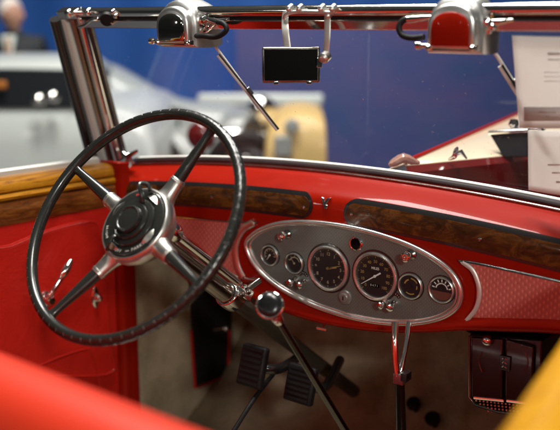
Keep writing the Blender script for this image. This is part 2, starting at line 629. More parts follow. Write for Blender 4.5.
bm = BM()
rows = []
xs = [-1.57 + i * (1.27 / 90) for i in range(91)]
for x in xs:
    k = crown(x); zb = interp(ZB, x)
    r = [(x, y, z - k) for z, y in PROF]
    za = 1.07 - k
    for t in (0.25, 0.5, 0.75):
        r.append((x, 1.4545, za + (zb + 0.022 - za) * t))
    r += [(x, 1.4545, zb + 0.022), (x, 1.4525, zb + 0.0185), (x, 1.4480, zb + 0.014), (x, 1.4440, zb + 0.007), (x, 1.4440, zb + 0.000), (x, 1.449, zb - 0.006), (x, 1.459, zb - 0.008), (x, 1.475, zb - 0.004), (x, 1.52, zb + 0.02)]
    rows.append(r)
add_grid(bm, rows)
DASH = part('dashboard', bm, M['red'], sharp=50)
tag(DASH, 'curved red lacquered dashboard')


def patch(name, outline_fn, mat_, parent, off, nx=40, nz=6, edge=0.002):
    """panel lying on the dash: outline_fn(t) -> (x, z_bottom, z_top) for t 0..1, rounded over at its border"""
    bm = BM()
    rows = []
    for i in range(nx + 1):
        x, z0, z1 = outline_fn(i / nx)
        zs = [z0 + (z1 - z0) * j / nz for j in range(nz + 1)]
        rows.append([dash(x, z0, -0.002)] + [dash(x, z, off) for z in zs] + [dash(x, z1, -0.002)])
    rows.insert(0, [Vector((p.x, dash_y(p.x, p.z) + 0.002, p.z)) for p in rows[0]])
    rows.append([Vector((p.x, dash_y(p.x, p.z) + 0.002, p.z)) for p in rows[-1]])
    add_grid(bm, rows)
    return part(name, bm, mat_, parent, sharp=40)


def stadium(x0, x1, zt, zb, r0, r1):
    """rounded ends: r0 / r1 = True where the end is a half round"""
    h = (zt - zb) / 2
    zm = (zt + zb) / 2
    def fn(t):
        # cluster samples at the ends
        s = 0.5 - 0.5 * math.cos(PI * t)
        x = x0 + (x1 - x0) * s
        e = h
        if r0 and x < x0 + h:
            e = math.sqrt(max(1e-6, h * h - (x0 + h - x) ** 2))
        if r1 and x > x1 - h:
            e = math.sqrt(max(1e-6, h * h - (x - x1 + h) ** 2))
        e = max(e, 0.0006)
        k = crown(x)
        return x, zm - e - k, zm + e - k
    return fn


for x0, x1, a, b in ((-1.532, -0.974, True, True), (-0.898, -0.335, True, True)):
    rim = patch('wood_inlay', stadium(x0, x1, 1.1525, 1.0975, a, b), M['black_paint'], None, 0.0025, nx=80)
    tag(rim, 'long burl walnut inlay in a black rim')
    patch('veneer', stadium(x0 + 0.006, x1 - 0.006, 1.1440, 1.1035, a, b), M['walnut'], rim, 0.0045, nx=80)
    for xs_ in (x0 + 0.02, x1 - 0.02, (x0 + x1) / 2 + 0.01):
        bm = BM()
        z = 1.122 - crown(xs_)
        add_lathe(bm, [(0.0042, 0), (0.0042, 0.001), (0.0025, 0.002), (0, 0.0022)], dash(xs_, z, 0.0045), (0, -1, 0.1), 14)
        part('screw', bm, M['dark_chrome'], rim)

# top seam: chrome strip + black gasket at windshield foot
bm = BM()
pts = [(x, 1.540, 1.1945 - crown(x)) for x in xs]
add_tube(bm, pts, 0.0095, 12, flat=0.75, upv=(0, 0, 1))
part('windshield_gasket', bm, M['rubber'])
bm = BM()
add_tube(bm, [(x, 1.526, 1.1875 - crown(x)) for x in xs], 0.0022, 8)
part('dash_trim_strip', bm, M['dark_chrome'])
bm = BM()
add_tube(bm, [(x, 1.556, 1.1985 - crown(x)) for x in xs], 0.0042, 12)
part('windshield_sill_moulding', bm, M['pale_metal'])

# ---------------- engine turned side panels with chrome frames
YP = 1.4545
def XZ(px, py, y=YP - 0.003):
    p = UY(px, py, y)
    return (p.x, p.z)


right_px_top = [(459, 260.5), (480, 264), (510, 270.5), (540, 277), (575, 284.5)]
right_px_bot = [(463, 322), (490, 321), (520, 321.5), (550, 323), (575, 324)]
left_arc = [(459, 260.5), (470, 269), (476, 282), (477.5, 294), (474, 308), (463, 322)]


def plate_from_loop(name, loop, m, parent, y_front, thick):
    bm = BM()
    add_prism(bm, [Vector((x, y_front, z)) for x, z in loop], (0, thick, 0))
    return part(name, bm, m, parent, bevel=0.001)


def frame_tube(name, loop, m, parent, y, rad, seg=10, flat=1.0):
    bm = BM()
    add_tube(bm, [Vector((x, y, z)) for x, z in loop], rad, seg, closed=True, flat=flat, upv=(0, 1, 0))
    return part(name, bm, m, parent)


def open_spline2(pts, n=6): return [(v.x, v.y) for v in spline([(a, b, 0) for a, b in pts], n)]


arcR = open_spline2([XZ(*p) for p in left_arc])
topR = open_spline2([XZ(*p) for p in right_px_top])
botR = open_spline2([XZ(*p) for p in right_px_bot])
# extend the right panel to the end of the dash
xr = -0.36
topR.append((xr, topR[-1][1] - 0.03)); botR.append((xr, botR[-1][1] + 0.012))
loopR = topR + list(reversed(botR)) + list(reversed(arcR))[1:-1]
PR = plate_from_loop('turned_panel', loopR, M['turned_red'], None, YP - 0.002, 0.006)
tag(PR, 'pinkish red engine turned panel right of the gauges')
frame_tube('panel_frame', loopR, M['chrome'], PR, YP - 0.003, 0.0028)
inR = [(x + (0.008 if x < -0.5 else 0), z) for x, z in arcR]
bm = BM()
add_tube(bm, [Vector((x + 0.004, YP - 0.004, z)) for x, z in arcR[1:-1]], 0.0045, 10, flat=0.7, upv=(0, 1, 0))
part('edge_bead', bm, M['satin'], PR)

# left panel: its inner edge is a broad chrome arc round the cluster
topL = open_spline2([XZ(*p) for p in [(258, 222), (235, 222), (205, 220), (170, 216.5), (140, 214)]])
botL = open_spline2([XZ(*p) for p in [(246, 279.5), (225, 271), (200, 257), (180, 246), (160, 236), (142, 228)]])
arcL = open_spline2([XZ(*p) for p in [(258, 222), (246, 229), (239, 241), (237.5, 254), (240, 268), (246, 279.5)]])
loopL = topL + list(reversed(botL)) + list(reversed(arcL))[1:-1]
PL = plate_from_loop('turned_panel', loopL, M['turned_red'], None, YP - 0.002, 0.006)
tag(PL, 'pinkish red engine turned panel behind the steering wheel')
frame_tube('panel_frame', loopL, M['chrome'], PL, YP - 0.003, 0.0026)
bm = BM()
add_tube(bm, [Vector((x - 0.006, YP - 0.004, z)) for x, z in arcL[1:-1]], 0.009, 12, flat=0.45, upv=(0, 1, 0))
part('edge_bead', bm, M['alu'], PL)

# ---------------- oval instrument cluster
oval_px = [(246.5, 244), (252, 235.5), (262, 229), (276, 224), (292, 222), (312, 222), (336, 224.5), (360, 229), (384, 235.5), (408, 244), (430, 255),
           (447, 267), (457, 279), (461.5, 292), (459, 305), (449, 314.5), (433, 320.5), (412, 323.5), (388, 323), (362, 319.5), (336, 313), (308, 302.5), (282, 289), (263, 274), (251, 258)]
YC = YP - 0.004
oval = [(v.x, v.y) for v in spline([(*XZ(px, py, YC), 0) for px, py in oval_px], 6, closed=True)]
ocx = sum(p[0] for p in oval) / len(oval); ocz = sum(p[1] for p in oval) / len(oval)
def scaled(loop, s): return [(ocx + (x - ocx) * s, ocz + (z - ocz) * (1 - (1 - s) * 1.7)) for x, z in loop]


CL = plate_from_loop('instrument_panel', scaled(oval, 0.99), M['turned_grey'], None, YP - 0.0035, 0.006)
tag(CL, 'dark grey oval instrument plate in a double chrome rim')
frame_tube('cluster_rim', scaled(oval, 0.997), M['bezel'], CL, YP - 0.006, 0.0052, 12)
frame_tube('inner_rim', scaled(oval, 0.962), M['bezel'], CL, YP - 0.0045, 0.0028, 10)
frame_tube('rim_groove', scaled(oval, 0.978), M['black_paint'], CL, YP - 0.0035, 0.0030, 8)
FACE_Y = YP - 0.0035


def gauge_at(px, py, r, label, dialcol='dial'):
    c = UY(px, py, FACE_Y)
    c = Vector((c.x, FACE_Y, c.z))
    bm = BM()
    A = (0, -1, 0)
    add_lathe(bm, [(r * 1.08, -0.001), (r * 1.08, 0.003), (r * 1.05, 0.0058), (r * 0.99, 0.0068), (r * 0.93, 0.0058), (r * 0.905, 0.0035), (r * 0.90, 0.0005)], c, A, 48)
    g = part('gauge', bm, M['bezel'])
    tag(g, label)
    bm = BM()
    add_lathe(bm, [(r * 1.16, 0.0002), (r * 1.15, 0.0016), (r * 1.06, 0.0018)], c, A, 48)
    part('gauge_seat', bm, M['black_paint'], g)
    bm = BM()
    add_lathe(bm, [(r * 0.905, 0.0012), (r * 0.5, 0.0011), (0, 0.0010)], c, A, 48)
    part('dial_face', bm, M[dialcol], g)
    bm = BM()
    add_lathe(bm, [(r * 0.915, 0.0052), (r * 0.6, 0.0058), (0, 0.0062)], c, A, 48)
    part('glass_cover', bm, M['dial_glass'], g)
    return g, c, r


UX, UZ = Vector((1, 0, 0)), Vector((0, 0, 1))
def polar(c, r, deg, h=0.0018):      # clockwise degrees from 12 o'clock
    a = math.radians(deg)
    return c + UX * (r * math.sin(a)) + UZ * (r * math.cos(a)) + Vector((0, -h, 0))


def add_tick(bm, c, r0, r1, deg, wid, h=0.0018):
    a, b = polar(c, r0, deg, h), polar(c, r1, deg, h)
    t = (b - a).normalized(); s = Vector((0, 1, 0)).cross(t) * (wid / 2)
    vs = [bm.verts.new(p) for p in (a - s, a + s, b + s, b - s)]
    bm.faces.new(vs)


def add_arc(bm, c, r0, r1, d0, d1, h=0.0018, n=16):
    add_grid(bm, [[polar(c, r0, d0 + (d1 - d0) * i / n, h), polar(c, r1, d0 + (d1 - d0) * i / n, h)] for i in range(n + 1)])


def needle(g, c, r, deg, m, tail=0.2, w_=0.0016, hub=0.0028):
    bm = BM()
    a, b = polar(c, -r * tail, deg, 0.003), polar(c, r, deg, 0.003)
    t = (b - a).normalized(); s = Vector((0, 1, 0)).cross(t)
    add_prism(bm, [a - s * w_, a + s * w_, b + s * w_ * 0.3, b - s * w_ * 0.3], (0, -0.0006, 0))
    add_lathe(bm, [(hub, 0.0025), (hub, 0.0042), (0, 0.0046)], c, (0, -1, 0), 16)
    return part('needle', bm, m, g)


# clock
g, c, r = gauge_at(328.5, 268, 0.0455, 'large clock dial with gold hands')
bm = BM()
for hmark in range(12):
    if hmark % 3 == 0 or True:
        add_tick(bm, c, r * 0.80, r * 0.87, hmark * 30, 0.0012)
for i in range(60):
    add_tick(bm, c, r * 0.85, r * 0.88, i * 6, 0.0004)
for hnum in range(1, 13):
    p = polar(c, r * 0.66, hnum * 30, 0.0018)
    merge(bm, text_bm(str(hnum), 0.0095, p, UX, UZ, bold=0.01))
part('numerals', bm, M['cream_ink'], g)
needle(g, c, r * 0.72, 72, M['gold_ink'], 0.12, 0.0015)
needle(g, c, r * 0.48, 78, M['gold_ink'], 0.15, 0.0022)
# speedometer
g, c, r = gauge_at(375.5, 276, 0.0465, 'large speedometer with a white needle')
bm = BM()
for i in range(51):
    d = -135 + i * 5.4
    add_tick(bm, c, r * (0.80 if i % 5 == 0 else 0.84), r * 0.88, d, 0.0010 if i % 5 == 0 else 0.0005)
for i in range(0, 11):
    p = polar(c, r * 0.64, -135 + 27 * i)
    merge(bm, text_bm(str(i * 10), 0.0085, p, UX, UZ, bold=0.008))
part('numerals', bm, M['gold_ink'], g)
bm = BM()
merge(bm, text_bm('MILES', 0.0072, polar(c, r * 0.34, 0), UX, UZ, bold=0.02))
part('lettering', bm, M['white_ink'], g)
bm = BM()
p = polar(c, r * 0.42, 184, 0.0016)
add_box(bm, p, UX * 0.0105, Vector((0, 0.0003, 0)), UZ * 0.0034)
od = part('odometer', bm, M['black_gloss'], g)
merge_bm = text_bm('0 4 7 1', 0.0062, p + Vector((0, -0.0006, 0)), UX, UZ)
part('odometer_digits', merge_bm, M['white_ink'], g)
needle(g, c, r * 0.80, 236, M['white_ink'], 0.42, 0.0017)
# small gauges
g, c, r = gauge_at(270.5, 255, 0.0215, 'small round gauge at the left tip of the cluster')
bm = BM()
add_arc(bm, c, r * 0.62, r * 0.70, -120, 100)
for i in range(7): add_tick(bm, c, r * 0.42, r * 0.72, -110 + i * 35, 0.0012)
part('scale_marks', bm, M['cream_ink'], g)
needle(g, c, r * 0.62, 215, M['white_ink'], 0.2, 0.001, 0.002)
g, c, r = gauge_at(295, 263, 0.0215, 'small dark gauge beside the clock')
bm = BM()
add_arc(bm, c, r * 0.55, r * 0.64, -70, 70)
for i in range(5): add_tick(bm, c, r * 0.62, r * 0.80, -70 + i * 35, 0.001)
part('scale_marks', bm, M['cream_ink'], g)
needle(g, c, r * 0.55, -40, M['cream_ink'], 0.2, 0.0007, 0.002)
g, c, r = gauge_at(411, 286, 0.0245, 'round gauge with gold arcs')
bm = BM()
add_arc(bm, c, r * 0.48, r * 0.60, -75, -20); add_arc(bm, c, r * 0.58, r * 0.68, 0, 60); add_arc(bm, c, r * 0.60, r * 0.70, 150, 215); add_arc(bm, c, r * 0.5, r * 0.6, 80, 110)
part('scale_marks', bm, M['gold_ink'], g)
needle(g, c, r * 0.5, -110, M['dial'], 0.2, 0.001, 0.003)
g, c, r = gauge_at(442, 289.5, 0.0245, 'round gauge with a white half scale at the right tip of the cluster')
bm = BM()
add_arc(bm, c, r * 0.44, r * 0.54, -80, 80)
for i in range(7): add_tick(bm, c, r * 0.60, r * 0.82, -78 + i * 26, 0.0024)
part('scale_marks', bm, M['white_ink'], g)
bm = BM()
pts = [polar(c, r * 0.86, 100 + i * 160 / 20, 0.0017) for i in range(21)]
bm.faces.new([bm.verts.new(p) for p in pts])
part('lower_plate', bm, mat('bronze_dial_plate', (0.16, 0.075, 0.055), 0.4, 0.3), g)
needle(g, c, r * 0.5, 5, M['dial'], 0.1, 0.001, 0.002)


# knobs
def pull_knob(px, py, L, r, label):
    c = UY(px, py, FACE_Y - L)
    c = Vector((c.x, FACE_Y - L, c.z))
    A = Vector((0, -1, 0))
    bm = BM()
    add_lathe(bm, [(r * 0.5, -L), (r * 0.5, -0.004), (r * 0.95, -0.003), (r, 0.001), (r * 0.9, 0.004), (r * 0.66, 0.0055), (r * 0.60, 0.0045), (r * 0.42, 0.0046), (r * 0.36, 0.0075), (r * 0.2, 0.0085), (0, 0.0088)], c, A, 28)
    k = part('pull_knob', bm, M['chrome'])
    tag(k, label)
    bm = BM()
    add_lathe(bm, [(r * 1.0, 0), (r * 1.0, 0.004), (r * 0.7, 0.007), (r * 0.55, 0.008)], Vector((c.x, FACE_Y, c.z)), A, 28)
    part('collar', bm, M['dark_chrome'], k)
    return k


pull_knob(282, 236, 0.020, 0.0098, 'chrome pull knob above the left small gauges')
pull_knob(406, 257, 0.024, 0.0105, 'chrome pull knob above the right small gauges')
# empty socket
c = UY(356.5, 243.5, FACE_Y); A = (0, -1, 0)
bm = BM()
add_lathe(bm, [(0.0155, 0), (0.0155, 0.003), (0.0135, 0.005), (0.0115, 0.0045), (0.011, 0.001)], c, A, 32)
so = part('socket', bm, M['chrome'])
tag(so, 'round black socket in a chrome ring')
bm = BM()
add_lathe(bm, [(0.0112, 0.0018), (0.009, 0.0014), (0, 0.0012)], c, A, 32)
part('socket_well', bm, M['black_gloss'], so)
# ignition lock
c = UY(345.5, 297, FACE_Y)
bm = BM()
add_lathe(bm, [(0.0155, 0), (0.0155, 0.003), (0.014, 0.005), (0.010, 0.0055), (0.0095, 0.0085), (0.0085, 0.0095), (0, 0.0098)], c, A, 32)
lk = part('ignition_lock', bm, mat('grey_lock_metal', (0.20, 0.20, 0.185), 0.3, 0.3))
bm = BM()
add_box(bm, c + Vector((0, -0.0098, 0)), UX * 0.0009, Vector((0, 0.0006, 0)), UZ * 0.0042)
part('key_slot', bm, M['black_gloss'], lk)
# toggles: two lever switches, each on a round escutcheon
for pxa, pya, dx in ((296, 280.5, -1), (304.5, 282.5, 1), (386, 302.5, -1), (394.5, 304.5, 1)):
    c = UY(pxa, pya - 1, FACE_Y)
    bm = BM()
    add_lathe(bm, [(0.0078, 0), (0.0078, 0.003), (0.0058, 0.006), (0.0045, 0.0105), (0.0045, 0.013)], c, A, 20)
    tg = part('toggle_switch', bm, M['chrome'])
    bm = BM()
    c2 = c + Vector((0.0005 * dx, -0.013, -0.001))
    add_lathe(bm, [(0.0035, 0), (0.0075, 0.003), (0.0085, 0.007), (0.0070, 0.011), (0.003, 0.0125), (0, 0.013)], c2, (0.1 * dx, -1, -0.25), 20)
    part('toggle_tip', bm, M['chrome'], tg)
for pxa, pya in ((303.5, 277), (395, 298.5)):
    c = UY(pxa, pya, FACE_Y)
    bm = BM()
    add_arc(bm, c, 0.006, 0.0135, -75, 75, 0.001)
    sp_ = part('switch_plate', bm, M['black_paint'])
    bm = BM()
    for i in range(6): add_tick(bm, c, 0.0085, 0.0115, -60 + i * 24, 0.0012, 0.0014)
    part('switch_marks', bm, M['silver_ink'], sp_)
# T pull under the dash lip
bm = BM()
p0, p1 = UY(322, 329, 1.437), UY(323, 320, 1.452)
add_tube(bm, [p1 + Vector((0, 0.02, 0)), p0], 0.0022, 8)
add_tube(bm, [p0 - UX * 0.012, p0 + UX * 0.012], 0.0034, 10)
part('pull_handle', bm, M['chrome'])

# V emblem between the wood inlays
bm = BM()
def dpt(px, py, off): 
    p = UY(px, py, 1.4545); return dash(p.x, p.z, off)
for poly in ([(320.5, 197.5), (323.5, 199), (326.5, 206.5), (324.5, 207)], [(330, 198.8), (326.6, 199), (324.2, 204), (325.6, 207.2)], [(324, 205), (328.8, 205.6), (328, 209.2), (325, 208.6)]):
    add_prism(bm, [dpt(*p, 0.006) for p in poly], (0, 0.006, 0))
part('dash_emblem', bm, M['chrome'], bevel=0.0006)

# ---------------- steering wheel
WC = Vector((-1.057, 1.022, 1.165))
WN = Vector((0, -0.79, 0.614)).normalized()
E1 = Vector((1, 0, 0))
E2 = WN.cross(E1)
RW = 0.2155
SWE = bpy.data.objects.new('steering_wheel', None)
COL.objects.link(SWE)
into(CAR, SWE)
SWE['label'] = 'black four spoke steering wheel with an aluminium hub'


def wp(r, deg, h=0.0):
    a = math.radians(deg)
    return WC + E1 * (r * math.cos(a)) + E2 * (r * math.sin(a)) + WN * h


bm = BM()
NR, NS = 420, 16
rings = []
for i in range(NR):
    a = 360 * i / NR
    ring = []
    notch = 1.0 if i % 6 else 0.0
    for k in range(NS):
        t = 2 * PI * k / NS
        cr, sh = math.cos(t), math.sin(t)
        rr = 0.0098
        # finger notches on the outer back face
        if not notch and cr > 0.1 and sh < 0.8: rr *= 0.90
        ring.append(bm.verts.new(wp(RW + rr * cr, a, rr * 1.08 * sh)))
    rings.append(ring)
for i in range(NR):
    Aa, Bb = rings[i], rings[(i + 1) % NR]
    for k in range(NS):
        bm.faces.new((Aa[k], Aa[(k + 1) % NS], Bb[(k + 1) % NS], Bb[k]))
part('rim', bm, M['bakelite'], SWE, sharp=None)
bm = BM()
for i in range(66):
    a = 360 * (i + 0.5) / 66
    for t0, t1 in ((52, 84),):
        pts_ = []
        for q in range(5):
            t = math.radians(t0 + (t1 - t0) * q / 4)
            pts_.append(wp(RW + 0.0097 * math.cos(t), a, 0.0097 * 1.08 * math.sin(t)))
        add_tube(bm, pts_, 0.0005, 6)
part('grip_glints', bm, mat('painted_grip_glint', (0.13, 0.13, 0.12), 0.3), SWE)  # pale colour painted in for light caught on the notch edges
HUB = -0.016
for deg in (67.5, 157.5, 247.5, 337.5):
    deg -= 0.5
    bm = BM()
    rr = [0.095, 0.115, 0.140, 0.165, 0.185, 0.198, 0.205, 0.2105]
    rd = [0.0122, 0.0120, 0.0108, 0.0094, 0.0082, 0.0078, 0.0088, 0.0105]
    add_tube(bm, [wp(q, deg, HUB - 0.006 + (q - 0.095) / 0.12 * 0.020) for q in rr], rd, 16, flat=0.85, upv=WN)
    sp_ = part('spoke', bm, M['bakelite'], SWE)
for deg in (67.0, 157.0, 247.0, 337.0):
    bm = BM()
    rr = [0.050, 0.064, 0.074, 0.086, 0.1005, 0.101, 0.1035, 0.104, 0.1065, 0.107, 0.1085]
    rd = [0.030, 0.022, 0.0172, 0.0152, 0.0142, 0.0152, 0.0152, 0.0142, 0.0142, 0.0136, 0.0120]
    add_tube(bm, [wp(q, deg, HUB - 0.010 + max(0, (q - 0.07)) * 0.14) for q in rr], rd, 18, flat=0.85, upv=WN)
    part('spoke_socket', bm, M['alu'], SWE)
HC = WC + WN * HUB
bm = BM()
add_lathe(bm, [(0.02730, -0.075), (0.03094, -0.055), (0.04550, -0.042), (0.06188, -0.030), (0.07053, -0.014), (0.07143, -0.002), (0.06961, 0.006), (0.06689, 0.0085), (0.06415, 0.0085), (0.06325, 0.004)], HC, WN, 64)
part('hub', bm, M['alu'], SWE)
bm = BM()
add_lathe(bm, [(0.06352, 0.005), (0.06279, 0.0095), (0.06097, 0.0105), (0.04732, 0.0112), (0.04641, 0.0098), (0.04550, 0.0135), (0.04414, 0.0150), (0.03686, 0.0165), (0.03595, 0.0150), (0.03504, 0.0185), (0.03367, 0.0200), (0.02730, 0.0205), (0.02639, 0.0190), (0.02566, 0.0190)], HC, WN, 64)
part('control_dial', bm, M['bakelite'], SWE)
bm = BM()
add_lathe(bm, [(0.02594, 0.016), (0.02594, 0.0245), (0.02475, 0.0275), (0.02230, 0.0285), (0.02048, 0.0278), (0.01956, 0.0268), (0.01092, 0.0275), (0, 0.0278)], HC, WN, 48)
part('horn_button', bm, M['bakelite'], SWE)


def hub_pt(r, deg, h):
    a = math.radians(deg)
    r *= 0.91
    return HC + E1 * (r * math.cos(a)) + E2 * (r * math.sin(a)) + WN * h


# two control levers
bm = BM()
add_tube(bm, spline([hub_pt(0.036, 246, 0.019), hub_pt(0.046, 247, 0.024), hub_pt(0.060, 249, 0.022), hub_pt(0.0705, 250, 0.016)], 5), 0.0042, 10, flat=0.6, upv=WN)
add_tube(bm, [hub_pt(0.034, 262, 0.0195), hub_pt(0.037, 246, 0.021), hub_pt(0.034, 230, 0.0195)], 0.0035, 8)
part('control_lever', bm, M['bakelite'], SWE)
bm = BM()
add_tube(bm, spline([hub_pt(0.042, 79, 0.016), hub_pt(0.052, 84, 0.024), hub_pt(0.064, 92, 0.030), hub_pt(0.074, 94, 0.027), hub_pt(0.076, 86, 0.020), hub_pt(0.068, 80, 0.015)], 5), 0.0040, 10)
part('control_lever', bm, M['bakelite'], SWE)


def ring_text(s, deg0, step, r, size, m, flip=False):
    bm = BM()
    for i, ch in enumerate(s):
        d = deg0 + i * step
        a = math.radians(d)
        rad = E1 * math.cos(a) + E2 * math.sin(a)
        tan = -E1 * math.sin(a) + E2 * math.cos(a)
        if ch != ' ':
            merge(bm, text_bm(ch, size, hub_pt(r, d, 0.0114), tan, -rad, bold=0.03))
    return part('hub_lettering', bm, m, SWE, sharp=None)


ring_text('OFF', 262, 5.2, 0.0605, 0.0068, M['silver_ink'])
bm = BM()
add_grid(bm, [[hub_pt(0.0595, d, 0.0114), hub_pt(0.0615, d, 0.0114)] for d in range(284, 294, 2)])
part('hub_mark', bm, M['silver_ink'], SWE)
ring_text('PARKING', 299, 6.0, 0.0605, 0.0078, M['silver_ink'])
ring_text('BRIGHT', 197, 4.8, 0.0605, 0.0062, M['silver_ink'])
ring_text('ON', 104, 6.0, 0.0605, 0.006, M['red_ink'])
ring_text('UP', 52, 6.0, 0.0605, 0.006, M['red_ink'])

# ---------------- steering column
bm = BM()
def cp(t, dx=0, dn=0): return WC - WN * t + E1 * dx + E2 * dn
add_tube(bm, [cp(0.085), cp(0.20), cp(0.345)], [0.021, 0.020, 0.020], 24)
COLN = part('steering_column', bm, M['dark_chrome'])
bm = BM()
add_tube(bm, [cp(0.345), cp(0.36), cp(0.95)], [0.017, 0.017, 0.017], 20)
part('lower_tube', bm, mat('olive_enamel', (0.035, 0.033, 0.022), 0.35), COLN)
bm = BM()
add_tube(bm, [cp(0.075, 0.026, 0.022), cp(0.10, 0.026, 0.022), cp(0.30, 0.030, 0.022)], [0.010, 0.008, 0.0075], 14)
add_lathe(bm, [(0.0, 0.03), (0.012, 0.027), (0.017, 0.018), (0.0175, 0.0), (0.012, -0.012)], cp(0.085, 0.024, 0.022), WN, 22)
part('control_rod', bm, M['chrome'], COLN)
bm = BM()
cc = cp(0.335)
add_lathe(bm, [(0.021, -0.018), (0.0255, -0.017), (0.0265, 0.0), (0.0255, 0.017), (0.021, 0.018)], cc, WN, 28)
add_box(bm, cc + E1 * 0.028 + E2 * 0.014, E1 * 0.012, E2 * 0.012, WN * 0.014)
clampo = part('column_clamp', bm, M['chrome'], COLN, bevel=0.002)
for i, (a, b) in enumerate(((0.036, 0.006), (0.036, 0.022), (0.022, 0.026), (0.048, 0.014))):
    bm = BM()
    add_lathe(bm, [(0.0062, 0), (0.0062, 0.005), (0.004, 0.008), (0, 0.0085)], cc + E1 * a + E2 * b + WN * 0.014, WN + E1 * 0.2, 6)
    part('clamp_bolt', bm, M['chrome'], COLN, sharp=25)
bm = BM()
add_tube(bm, [cc + E1 * 0.03 + E2 * 0.02, cc + E1 * 0.035 + E2 * 0.05 - WN * 0.02, UY(243, 280, 1.47)], 0.007, 12)
part('column_stay', bm, M['dark_chrome'], COLN)

# ---------------- gear lever
K0, K1 = DEP(270, 306, 1.42), DEP(345, 430, 1.62)
ld = (K1 - K0).normalized()
KT = (K0 + ld * 0.72)
bm = BM()
add_tube(bm, [K0 + ld * 0.018, K0 + ld * 0.10, K0 + ld * 0.30, KT], [0.0058, 0.0065, 0.0075, 0.009], 16)
GL = part('gear_lever', bm, mat('dark_steel', (0.10, 0.095, 0.085), 0.2, 1.0))
kn = Vector((0.42, -0.74, 0.52)).normalized()
KS = 1.22
bm = BM()
add_lathe(bm, [(0.0, -0.022), (0.009, -0.021), (0.015, -0.014), (0.0225, -0.004), (0.0238, 0.002), (0.0232, 0.006), (0.0215, 0.0075), (0.0198, 0.007)], K0, kn, 36)
add_lathe(bm, [(0.007, 0.0), (0.011, -0.012), (0.0085, -0.028), (0.006, -0.03)], K0 + ld * 0.012, -ld, 18)
part('knob_ring', bm, M['chrome'], GL)
bm = BM()
add_lathe(bm, [(0.0200, 0.002), (0.0196, 0.0068), (0.0165, 0.0092), (0.010, 0.0105), (0, 0.0110)], K0, kn, 32)
part('shift_knob', bm, mat('black_glass_knob', (0.006, 0.007, 0.007), 0.24, spec=0.4), GL)

# ---------------- hand brake with chrome fork
bm = BM()
B = lambda px, py, z: DEP(px, py, z)
add_tube(bm, spline([B(395, 322, 1.63), B(395, 345, 1.62), B(396, 366, 1.62), B(397.5, 376, 1.62)], 4), 0.0065, 14)
add_tube(bm, spline([B(409, 322, 1.66), B(406, 345, 1.64), B(402, 364, 1.625), B(400, 378, 1.62)], 4), 0.0052, 14)
add_box(bm, B(400, 378, 1.62), UX * 0.010, Vector((0, 0.008, 0)), UZ * 0.010)
HB = part('hand_brake', bm, M['chrome'])
bm = BM()
add_tube(bm, [B(399.5, 374, 1.622), B(401, 430, 1.66), B(403, 520, 1.74)], [0.009, 0.0105, 0.012], 14)
add_box(bm, B(406, 376, 1.61), UX * 0.006, Vector((0, 0.01, 0)), UZ * 0.008)
part('brake_shaft', bm, M['black_paint'], HB)

# ---------------- windshield
def wx(x, s, off=0.0):        # x across, s up the raked plane from WS0
    return WS0 + Vector((x, 0, 0)) + WSU * s + WSN * off


hd = WS(75, 13); s_head = (hd - WS0).dot(WSU)
xr_end, xl_end = -0.285, hd.x
bm = BM()
add_prism(bm, [wx(-1.60, 0.0), wx(xr_end, 0.0)] + [wx(xr_end, s_head - 0.01), wx(xl_end + 0.02, s_head - 0.01)], WSN * 0.004)
WG = part('windshield', bm, M['windshield'], sharp=20)
tag(WG, 'raked flat glass windshield in a chrome frame')
bm = BM()
add_tube(bm, [wx(xl_end - 0.035, s_head + 0.003, 0.004), wx(xr_end, s_head + 0.003, 0.004)], 0.0105, 18)
hr = part('header_rail', bm, M['chrome'], WG)
bm = BM()
sl = s_head - 0.021
add_box(bm, wx((xl_end + xr_end) / 2, sl, 0.004), Vector(((xr_end - xl_end) / 2, 0, 0)), WSU * 0.0105, WSN * 0.009)
part('lower_rail', bm, M['chrome'], WG, bevel=0.003)
bm = BM()
add_box(bm, wx((xl_end + xr_end) / 2, s_head - 0.0085, 0.004), Vector(((xr_end - xl_end) / 2 - 0.01, 0, 0)), WSU * 0.003, WSN * 0.008)
part('rail_seal', bm, M['rubber'], WG)


def strip(p_top, p_bot, half_w, half_t, name, m, off, rad=None, over=0.0):
    a, b = WS(*p_top, off), WS(*p_bot, off)
    d = (a - b).normalized()
    a = a + d * over
    bm = BM()
    if rad:
        add_tube(bm, [b, a], rad, 18)
        return part(name, bm, m, WG)
    side = d.cross(WSN).normalized()
    add_box(bm, (a + b) / 2, side * half_w, WSN * half_t, (a - b) / 2)
    return part(name, bm, m, WG, bevel=min(half_w, half_t) * 0.5)


o = strip((55.5, 19), (97.5, 178), 0, 0, 'outer_post', M['black_paint'], 0.018, rad=0.0145)
o = strip((66.5, 17), (107.5, 172), 0.0105, 0.012, 'post_channel', M['channel'], 0.012)
o = strip((74.5, 16), (115, 170), 0.0035, 0.015, 'post_bead', M['dark_chrome'], 0.010)
o = strip((80, 16), (119.5, 168), 0.0088, 0.010, 'side_frame', M['chrome'], 0.006)
o = strip((89, 22), (127, 166), 0.0062, 0.007, 'side_seal', M['black_paint'], 0.003)
for dx_, hw_, ht_, m_, nm_, off_ in ((0.048, 0.013, 0.013, 'black_paint', 'outer_post', 0.018), (0.026, 0.0105, 0.012, 'channel', 'post_channel', 0.012), (0.006, 0.0088, 0.010, 'chrome', 'side_frame', 0.006)):
    bm = BM()
    add_box(bm, wx(xr_end + dx_, s_head / 2 + 0.004, off_), UX * hw_, WSN * ht_, WSU * (s_head / 2 + 0.008))
    part(nm_, bm, M[m_], WG, bevel=0.004)
